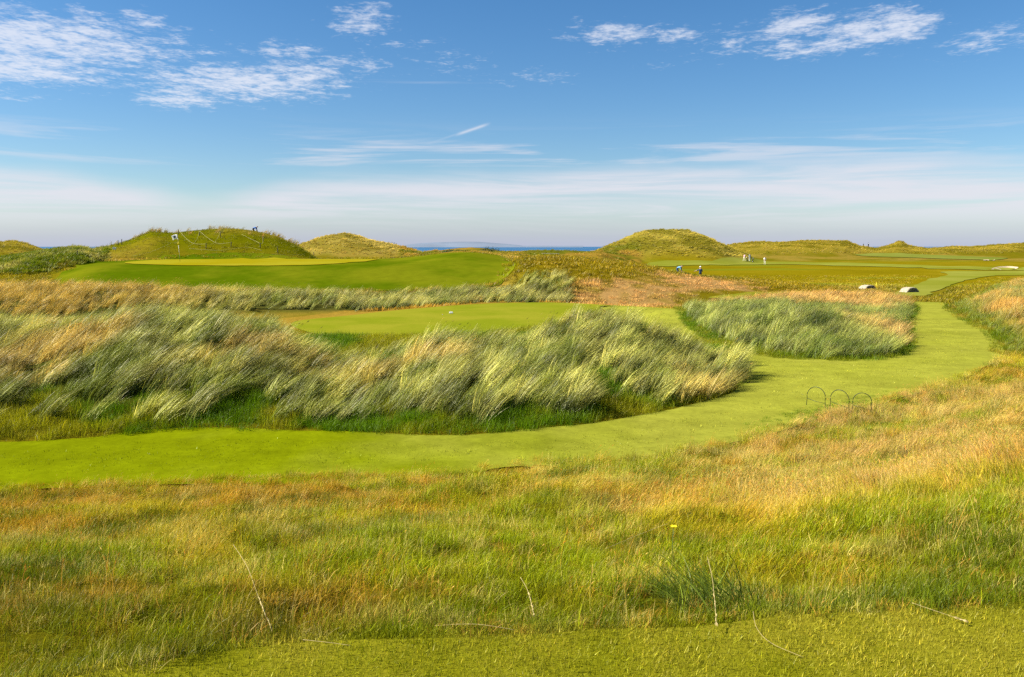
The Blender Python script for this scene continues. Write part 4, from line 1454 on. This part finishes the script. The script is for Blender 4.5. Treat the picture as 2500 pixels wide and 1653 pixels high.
# ---- people
def person(label, loc, rz, J, cols, cap=None, hair=None):
    """J: joints (x right, y forward, z up); one continuous skinned body"""
    root = empty('person', loc, rz)
    R_ = dict(pelvis=.15, waist=.135, chest=.155, neck=.062, head=.085, crown=.088, hipL=.105, hipR=.105, kneeL=.065, kneeR=.065, ankL=.045, ankR=.045, toeL=.035, toeR=.035,
              shL=.075, shR=.075, elL=.048, elR=.048, wrL=.033, wrR=.033, palmL=.036, palmR=.036, nose=.018)
    J = {k: Vector(v) for k, v in J.items()}
    for s in 'LR':
        d = (J['wr' + s] - J['el' + s]).normalized()
        J['palm' + s] = J['wr' + s] + d * .085
    E_ = [('pelvis', 'waist', 't'), ('waist', 'chest', 't'), ('chest', 'neck', 's'), ('neck', 'head', 's'), ('head', 'crown', 'h')]
    for s in 'LR':
        E_ += [('pelvis', 'hip' + s, 'b'), ('hip' + s, 'knee' + s, 'b'), ('knee' + s, 'ank' + s, 'b'), ('ank' + s, 'toe' + s, 'o'),
               ('chest', 'sh' + s, 't'), ('sh' + s, 'el' + s, 't'), ('el' + s, 'wr' + s, 's'), ('wr' + s, 'palm' + s, 's')]
        d = (J['palm' + s] - J['wr' + s]).normalized()
        sd_, u = frame_of(d)
        for k, (off, ln) in enumerate([(-.030, .060), (-.010, .075), (.010, .072), (.028, .058)]):
            a, b = 'f%d%s' % (k, s), 'g%d%s' % (k, s)
            J[a] = J['palm' + s] + sd_ * off + d * (ln * .55)
            J[b] = J[a] + (d * .8 - u * .5).normalized() * ln * .5
            R_[a] = .0095
            R_[b] = .008
            E_ += [('palm' + s, a, 's'), (a, b, 's')]
        a = 'th' + s
        J[a] = J['wr' + s] + d * .05 - sd_ * .055
        R_[a] = .011
        E_.append(('wr' + s, a, 's'))
    face = cols.get('face', Vector((0, 1, 0)))
    J['nose'] = J['head'] * .6 + J['crown'] * .4 + Vector(face) * .105
    E_.append(('head', 'nose', 's'))
    names = list(J)
    me = bpy.data.meshes.new('person_body')
    me.from_pydata([J[k] for k in names], [(names.index(a), names.index(b)) for a, b, _ in E_], [])
    tmp = bpy.data.objects.new('tmp_body', me)
    COL.objects.link(tmp)
    sk = tmp.modifiers.new('skin', 'SKIN')
    sk.use_smooth_shade = True
    layer = me.skin_vertices[0].data
    for i, k in enumerate(names):
        layer[i].radius = (R_[k], R_[k])
        layer[i].use_root = (k == 'pelvis')
    ss = tmp.modifiers.new('sub', 'SUBSURF')
    ss.levels = ss.render_levels = 1
    dg = bpy.context.evaluated_depsgraph_get()
    ev = bpy.data.meshes.new_from_object(tmp.evaluated_get(dg))
    bpy.data.objects.remove(tmp)
    ev.materials.clear()
    order = ['t', 'b', 's', 'o', 'h']
    for k in order:
        ev.materials.append(cols[k])
    segs = [(J[a], J[b], order.index(c)) for a, b, c in E_]
    for p in ev.polygons:
        best, bi = 1e9, 0
        c = p.center
        for a, b, m_ in segs:
            ab = b - a
            t = max(0, min(1, (c - a).dot(ab) / max(ab.length_squared, 1e-9)))
            d = (c - a - ab * t).length
            if d < best:
                best, bi = d, m_
        p.material_index = bi
        p.use_smooth = True
    body = bpy.data.objects.new('body', ev)
    COL.objects.link(body)
    body.parent = root
    hd = J['crown']
    up = (J['crown'] - J['head']).normalized()
    for s in (-1, 1):
        sx = Vector(face).cross(up).normalized()
        ec = J['head'] * .45 + J['crown'] * .55 + Vector(face) * .085 + sx * .033 * s
        lathe('eye', [(.003, -.011), (.010, -.004), (.010, .004), (.003, .011)], M_HAIR, body, 6, ec)
    if cap is not None:
        bm = bmesh.new()
        bmesh.ops.create_uvsphere(bm, u_segments=14, v_segments=8, radius=.112)
        bmesh.ops.delete(bm, geom=[v for v in bm.verts if v.co.z < -.015], context='VERTS')
        ring = [v for v in bm.verts if v.co.z < .01 and v.co.y > -.02]
        ext = bmesh.ops.extrude_edge_only(bm, edges=[e for e in bm.edges if e.is_boundary and all(v.co.y > 0.0 for v in e.verts)])
        for v in ext['geom']:
            if isinstance(v, bmesh.types.BMVert):
                v.co += Vector((0, .085, -.015))
        q = Vector((0, 0, 1)).rotation_difference(up)
        yaw = Vector((0, 1, 0)).rotation_difference(Vector(face))
        bm.transform(Matrix.Translation(hd + up * .015) @ q.to_matrix().to_4x4() @ yaw.to_matrix().to_4x4())
        bm_obj('cap', bm, cap, body, True)
    tag(root, label, 'person')
    return root


def stand(dx=0.0):
    return dict(pelvis=(0, 0, .97), waist=(0, .01, 1.14), chest=(0, .01, 1.36), neck=(0, .01, 1.51), head=(0, .03, 1.60), crown=(0, .03, 1.70),
                hipL=(-.10, 0, .90), hipR=(.10, 0, .90), kneeL=(-.11, .03, .50), kneeR=(.11, .03, .50), ankL=(-.12, 0, .08), ankR=(.12, 0, .08), toeL=(-.13, .17, .035), toeR=(.13, .17, .035),
                shL=(-.19, 0, 1.41), shR=(.19, 0, 1.41), elL=(-.26, -.02, 1.12), elR=(.26, -.02, 1.12), wrL=(-.24, .08, .90), wrR=(.24, .08, .90))


def bend(reach=.45):
    return dict(pelvis=(0, -.12, .88), waist=(0, .03, .98), chest=(0, .26, 1.04), neck=(0, .42, 1.08), head=(0, .50, 1.13), crown=(0, .57, 1.20),
                hipL=(-.10, -.12, .82), hipR=(.10, -.12, .82), kneeL=(-.12, .06, .47), kneeR=(.12, .06, .47), ankL=(-.13, -.06, .08), ankR=(.13, -.06, .08), toeL=(-.14, .12, .035), toeR=(.14, .12, .035),
                shL=(-.18, .30, 1.02), shR=(.18, .30, 1.02), elL=(-.20, .38, .76), elR=(.20, .38, .76), wrL=(-.12, .45, .54), wrR=(.12, .45, .54))


WHITE_C, PALE_C = cloth('white_cotton', (.80, .80, .78)), cloth('cream_cotton', (.74, .70, .52))
NAVY_C, BLUE_C, SKYB_C = cloth('navy_knit', (.035, .07, .15)), cloth('bright_blue_knit', (.05, .16, .50)), cloth('light_blue_knit', (.16, .40, .62))
PINK_C, GREY_C, DARK_C = cloth('pink_knit', (.62, .34, .38)), cloth('grey_blue_knit', (.30, .38, .42)), cloth('dark_trousers', (.04, .04, .05))


def cols(t, b, h=M_HAIR, face=(0, 1, 0)):
    return dict(t=t, b=b, s=M_SKIN, o=M_SHOE, h=h, face=Vector(face))


def put_at(dx, dy_feet, d0, d1):
    x, y = land(dx, dy_feet, d0, d1)
    return (x, y, hz(x, y) + .06)


# bending on the hill top, seen from the side, head to the right
x0, y0, z0 = at(590, 537, 116.5)
person('person in bright blue top bending over on the crest of the roped hill', (x0 - .12, y0, at(592, 525.0, 116.5)[2] - 1.14), -math.pi / 2, bend(), cols(BLUE_C, DARK_C, M_HAIR, (0, .8, -.6)))
# two half hidden behind the bank
J = bend()
x0, y0, z0 = at(1572, 614.5, 97)
person('person in light blue top stooping half hidden behind the rough bank', (x0 - .1, y0, z0 - 1.22), -math.pi / 2 - .5, J, cols(SKYB_C, NAVY_C, M_HAIR, (0, .8, -.6)))
J = stand()
J.update(elL=(-.42, .10, 1.28), wrL=(-.62, .18, 1.22), elR=(.27, .05, 1.14), wrR=(.10, .22, 1.05))
x0, y0, z0 = at(1622, 616.6, 99)
person('person in navy top and white cap holding out one arm behind the rough bank', (x0, y0, z0 - 1.80), .15, J, cols(NAVY_C, DARK_C), cap=M_WHITE)
# walkers on the far fairway
J = stand()
J.update(kneeL=(-.08, .10, .50), ankL=(-.07, .12, .08), toeL=(-.07, .29, .04), kneeR=(.08, -.04, .50), ankR=(.09, -.22, .10), toeR=(.09, -.06, .035), elL=(-.29, -.02, 1.14), wrL=(-.12, .16, 1.04), elR=(.29, -.02, 1.14), wrR=(.10, .17, 1.02))
person('person all in white walking alone on the far fairway with folded arms', put_at(1770.5, 613.8, 120, 230), math.pi, J, cols(WHITE_C, PALE_C))
J = stand()
J.update(ankL=(-.24, 0, .08), toeL=(-.26, .17, .035), kneeL=(-.18, .03, .5), ankR=(.22, 0, .08), toeR=(.23, .17, .035), kneeR=(.16, .03, .5), chest=(0, .16, 1.32), neck=(0, .26, 1.44), head=(0, .33, 1.50), crown=(0, .39, 1.58), waist=(0, .06, 1.12), shL=(-.18, .16, 1.36), shR=(.18, .16, 1.36), elL=(-.20, .34, 1.16), elR=(.20, .34, 1.16), wrL=(-.08, .46, .98), wrR=(.08, .46, .98))
p4 = put_at(1723, 605.8, 150, 240)
person('person in pink top and cream trousers leaning forward beside the dune', p4, -.5, J, cols(PINK_C, PALE_C, M_HAIR, (0, 1, 0)))
J = stand()
J.update(kneeL=(-.10, .10, .50), ankL=(-.12, -.02, .08), elL=(-.30, -.06, 1.14), wrL=(-.32, .10, .94), elR=(.25, .10, 1.16), wrR=(.12, .26, 1.02))
p5 = put_at(1736, 605.9, 150, 240)
person('person in grey blue top and white trousers carrying a dark bag beside the dune', p5, .4, J, cols(GREY_C, WHITE_C), cap=M_HAIR)


def trolley(label, loc, rz, sc=1.0, bagmat=M_BLACK, lean=.30):
    root = empty('golf_trolley', loc, rz)
    root.scale = (sc,) * 3
    bag = lathe('bag', [(.11, .0), (.125, .03), (.12, .45), (.13, .80), (.145, .86), (.13, .88)], bagmat, root, 14)
    bag.rotation_euler = (-lean, 0, 0)
    bag.location = (0, .02, .16)
    for k in range(6):
        a = k * 1.05
        c = tube('club', [(.05 * math.cos(a), .05 * math.sin(a), .5), (.07 * math.cos(a), .07 * math.sin(a), 1.06 + .04 * (k % 3))], .008, M_STEEL, bag, 5)
        box('club_head', (.08, .03, .05), M_STEEL, c, (.07 * math.cos(a) + .02, .07 * math.sin(a), 1.09 + .04 * (k % 3)), (0, .3, a), .008)
    tube('frame', [(0, -.12, .10), (0, .06, .45), (0, .36, 1.0), (0, .30, 1.10)], .016, M_STEEL, root)
    tube('handle', [(-.10, .30, 1.10), (.10, .30, 1.10)], .018, M_BLACK, root)
    for s in (-1, 1):
        w = bm_obj('wheel', tube_bm(bmesh.new(), [(s * .26 - .02, .0, .15), (s * .26 + .02, .0, .15)], .15, 18), M_RUBBER, root)
        tube('hub', [(s * .26 - .03, 0, .15), (s * .26 + .03, 0, .15)], .035, M_STEEL, w, 10)
        tube('axle', [(0, .05, .3), (s * .26, 0, .15)], .013, M_STEEL, root)
    tag(root, label, 'golf trolley')
    return root


trolley('dark golf bag on a trolley between the pink and grey blue figures', (p4[0] + .85, p4[1] + .3, hz(p4[0] + .85, p4[1] + .3) + .05), .6, .8)
trolley('dark golf bag on a trolley right of the grey blue figure', (p5[0] + .75, p5[1] + .4, hz(p5[0] + .75, p5[1] + .4) + .05), -.7, .8)
for dx, dy, sc_, rz, lab in ((1999.5, 572.6, 1.0, .5, 'shorter dark golf trolley on the skyline between the far dunes'), (2010.5, 572.6, 1.35, -.3, 'taller dark golf trolley on the skyline left of the pointed dune')):
    x, y, z = at(dx, dy, 298)
    trolley(lab, (x, y, hz(x, y) - .05), rz, sc_, M_BLACK, .12)


# ---- two stone humps
def hump(label, dxc, dyb, wpx, rz):
    x, y, _ = at(dxc, dyb, 82 if dxc < 2060 else 78)
    z = hz(x, y) - .10
    w = wpx * SRC / FOC * y * .88
    hgt = w * .34
    root = empty('stone_hump', (x, y, z), rz)
    n, m_ = 20, 8
    V, Q = [], []
    for j in range(m_ + 1):
        yy = -.28 * w + .56 * w * j / m_
        for i in range(n + 1):
            t = math.pi * i / n
            rr = 1 + .03 * math.sin(7 * t + j) + .02 * math.sin(13 * t + 2.1 * j)
            V.append((-.5 * w * math.cos(t) * rr, yy, hgt * math.sin(t) * rr - .02 + .10 * (1 - math.sin(t)) * 0))
    for j in range(m_):
        for i in range(n):
            a = j * (n + 1) + i
            Q.append((a, a + n + 1, a + n + 2, a + 1))
    vault = mesh_obj('vault', V, Q, M_STONE, root, True)
    sd_ = vault.modifiers.new('thick', 'SOLIDIFY')
    sd_.thickness = .09
    # rubble gable facing the path
    for side in (-1, 1):
        gable = mesh_obj('gable', [(-.5 * w * math.cos(math.pi * i / n) * .93, side * .25 * w, max(-.05, hgt * math.sin(math.pi * i / n) * .93 - .02)) for i in range(n + 1)], [tuple(range(n + 1)) if side > 0 else tuple(range(n, -1, -1))], M_RUBBLE, root)
        if side > 0:
            continue
        r = np.random.default_rng(int(dxc))
        rows, zz = 5, .03
        for q in range(rows):
            hw = .46 * w * math.sqrt(max(0, 1 - (zz / hgt) ** 2)) * .95
            xx = -hw
            while xx < hw - .06:
                sw = float(r.uniform(.12, .26))
                sw = min(sw, hw - xx)
                if sw > .06:
                    st = box('stone', (sw - .018, .07, hgt / rows - .016), M_RUBBLE if r.random() < .8 else M_STONE, gable, (xx + sw / 2, side * .25 * w - .015 - float(r.uniform(0, .02)), zz + hgt / rows / 2 - .01), (0, float(r.uniform(-.06, .06)), 0), .02)
                xx += sw
            zz += hgt / rows * .93
    tag(root, label, 'stone hump', 'low stone humps where the path meets the far fairway')


hump('low pale stone hump with a dark rubble end beside the yellow stake', 2008, 676, 40, .42)
hump('low pale stone hump with a dark rubble end in front of the pale mown strip', 2105, 682, 42, .42)

x, y, _ = at(2028.5, 675, 84)
st = empty('yellow_stake', (x, y, hz(x, y)))
tube('stake', [(0, 0, -.1), (0, 0, .3), (0, 0, .62)], .028, M_YEL, st, 8)
lathe('cap', [(.032, 0), (.032, .03), (.01, .045)], M_YEL, st, 8, (0, 0, .62))
tag(st, 'thin yellow stake right of the first stone hump', 'stake')


# ---- tee markers
def marker(label, dx, dy, z, mat, size, rz, d0=30, d1=110):
    x, y = land(dx, dy, d0, d1)
    root = empty('tee_marker', (x, y, hz(x, y) + .02), rz)
    L, Wd, Hh = size
    bm = bmesh.new()
    bmesh.ops.create_cube(bm, size=1)
    bmesh.ops.scale(bm, vec=(L, Wd, Hh), verts=bm.verts)
    bmesh.ops.translate(bm, vec=(0, 0, Hh / 2 + .03), verts=bm.verts)
    for v in bm.verts:
        if v.co.z > Hh / 2:
            v.co.x *= .82
            v.co.y *= .75
    bmesh.ops.bevel(bm, geom=list(bm.edges), offset=min(size) * .18, segments=2, affect='EDGES')
    bm_obj('block', bm, mat, root)
    for s in (-1, 1):
        tube('spike', [(s * L * .28, 0, -.05), (s * L * .28, 0, .04)], .01, M_STEEL, root)
    tag(root, label, 'tee marker')


marker('white block tee marker on the middle tee', 1044.5, 727.5, TEE2_Z, M_WHITE, (.25, .14, .10), .1)
marker('tiny pale yellow tee marker left of the white block', 1024.5, 729.5, TEE2_Z, M_YEL, (.06, .05, .05), 0)
marker('small orange tee marker on the tee beyond the oval mound', 1860.5, 694, .1, M_ORANGE, (.16, .12, .12), .3, 55, 110)

# ---- pale plank seat on the skyline bank
x, y, z = at(1275, 587, 128)
root = empty('plank_bench', (x, y, hz(x, y)), .05)
Lb = 40 * SRC / FOC * y
zt = max(.25, z - hz(x, y))
M_PLANK = principled('bleached_plank', (.72, .66, .46), .8, 0, .12, 8)
for k in range(3):
    box('plank', (Lb, .15, .05), M_PLANK, root, (0, -.17 + .17 * k, zt), (0, .012, 0), .008)
for sx in (-.42, 0, .42):
    box('leg', (.09, .42, zt + .2), M_WOOD, root, (sx * Lb, 0, zt / 2 - .13), (0, 0, 0), .01)
tag(root, 'long pale plank bench on the bank below the sea gap', 'bench')


# ---- dark shrubs on the skyline before the sea
def shrub(label, dx, dy, d, w, h):
    x, y, z = at(dx, dy, d)
    z0 = hz(x, y)
    root = empty('shrub', (x, y, z0 - .05))
    r = np.random.default_rng(int(dx))
    V, Q = [], []
    for k in range(900):
        th, ph = r.uniform(0, 2 * math.pi), math.acos(r.uniform(0, 1))
        q = (0.55 + .45 * r.random()) * (1 + .25 * math.sin(3 * th + dx))
        p = np.array([q * w / 2 * math.sin(ph) * math.cos(th), q * w * .3 * math.sin(ph) * math.sin(th), q * h * math.cos(ph)])
        a, b = r.normal(size=3), r.normal(size=3)
        a = a / np.linalg.norm(a) * .10
        b = b / np.linalg.norm(b) * .07
        i = len(V)
        V += [p - a, p + b, p + a, p - b]
        Q.append((i, i + 1, i + 2, i + 3))
    mesh_obj('foliage', V, Q, principled('shrub_leaf', (.055, .085, .018), .7, 0, .45, 3), root)
    bm = bmesh.new()
    for k in range(5):
        a = k * 1.26
        tube_bm(bm, [(0, 0, 0), (.12 * w * math.cos(a), .08 * w * math.sin(a), h * .35), (.26 * w * math.cos(a), .16 * w * math.sin(a), h * .7)], [.05, .035, .015], 5)
    bm_obj('stem', bm, M_WOOD, root)
    tag(root, label, 'shrub')


shrub('dark rounded shrub on the skyline in front of the sea', 1132, 572, 166, 4.6, 1.0)
shrub('low dark shrub spreading left of the rounded shrub by the sea', 1050, 576, 166, 6.5, .55)
shrub('small dark shrub at the right shoulder of the straw dune', 893, 563, 190, 5.0, .8)


# ---- close details in the rough
def stalk(label, pts, mat, rad=.0022, head=None):
    rad = rad * .42
    P = []
    for dx, dy, lift in pts:
        x, y = land(dx, dy, 2.5, 12)
        P.append((x, y, hz(x, y) + lift))
    S = list(spline(P, 6, closed=False)) + [np.array(P[-1])]
    root = empty('dry_stalk', tuple(S[0]))
    o = Vector(S[0])
    tube('stem', [Vector(p) - o for p in S], [rad * (1 - .4 * k / len(S)) for k in range(len(S))], mat, root, 5)
    if head:
        bm = bmesh.new()
        r = np.random.default_rng(len(label))
        seq = S[-max(4, int(len(S) * head)):]
        for a, b in zip(seq[:-1], seq[1:]):
            for k in range(4):
                t = r.random()
                p = Vector(a) * (1 - t) + Vector(b) * t - o
                d = (Vector(b) - Vector(a)).normalized()
                off = Vector(r.normal(size=3)) * .0025
                tube_bm(bm, [p, p + d * .012 + off, p + d * .026 + off], [.0007, .0022, .0005], 5)
        bm_obj('seed_head', bm, mat, root, True)
    tag(root, label, 'dry stalk', 'long dry stalks in the foreground')


M_STRAW = principled('dry_straw', (.38, .30, .12), .7, 0, .2, 60)
stalk('long straight straw stalk hanging down across the dark rough left of centre', [(543, 1340, .22), (575, 1400, .20), (600, 1445, .14), (628, 1482, .06)], M_STRAW, .0032, .4)
stalk('short straw lying at the left end of the tee turf', [(702, 1497, .03), (760, 1503, .03), (812, 1508, .025)], M_STRAW, .003)
stalk('straw lying along the rough edge below the dark hollow', [(1008, 1463, .03), (1100, 1465, .04), (1192, 1474, .03)], M_STRAW, .003)
stalk('long curved straw lying on the tee turf right of centre', [(1743, 1440, .05), (1752, 1470, .03), (1785, 1502, .025), (1860, 1534, .022)], M_STRAW, .003)
stalk('thin straw pointing across the tee turf near the right edge', [(2110, 1420, .05), (2170, 1436, .04), (2232, 1452, .03)], M_STRAW, .003, .3)
stalk('bent straw ending in a drooping seed head above the tee edge', [(1205, 1405, .16), (1222, 1420, .12), (1236, 1445, .05)], M_STRAW, .004, .6)
stalk('straight straw running through the rough to the yellow flower', [(1400, 1345, .20), (1470, 1325, .24), (1545, 1306, .27)], M_STRAW, .003)
stalk('drooping seed stalk hanging from the coarse clump over the tee', [(1635, 1400, .25), (1648, 1430, .18), (1658, 1468, .05)], M_STRAW, .0036, .5)

x, y = land(1557, 1318, 3, 12)
fl = empty('yellow_flower', (x, y, hz(x, y)))
top = Vector((0, 0, .27))
tube('stem', [(0.01, .02, 0), (0, .01, .14), top], .0022, principled('flower_stem', (.08, .12, .03), .7), fl, 6)
M_PET = principled('yellow_petal', (.85, .68, .01), .6, 0, .08, 40)
lathe('flower_centre', [(.003, 0), (.010, .003), (.009, .008), (.002, .010)], M_PET, fl, 10, top)
for k in range(16):
    a = 2 * math.pi * k / 16
    d, s_ = Vector((math.cos(a), math.sin(a), .35 + .1 * (k % 3))).normalized(), Vector((-math.sin(a), math.cos(a), 0))
    mesh_obj('petal', [top, top + d * .016 + s_ * .0042, top + d * .027, top + d * .016 - s_ * .0042, top + d * .016 + Vector((0, 0, -.0015))], [(0, 1, 2, 3), (0, 4, 1), (1, 4, 2), (2, 4, 3), (3, 4, 0)], M_PET, fl)
tag(fl, 'single bright yellow flower standing in the rough', 'flower')

x, y = land(1565, 1432, 3, 8)
cm = tuft_mesh('coarse_grass_clump', 240, .30, .30, .58, .0065, M_BLADE, .45, -.9, .9, 6, .10, 0, 901, lean0=-.35, kvar=.4)
COL.objects.link(cm)
cm.location = (x + .22, y + .16, hz(x, y + .1))
cm.rotation_euler = (0, 0, .25)
cm['tint'] = [float(q) for q in c3(118, 132, 48) * 2.4]
cm.scale = (.8, .8, .62)
tag(cm, 'coarse dark green grass clump overhanging the tee edge right of centre', 'grass clump')
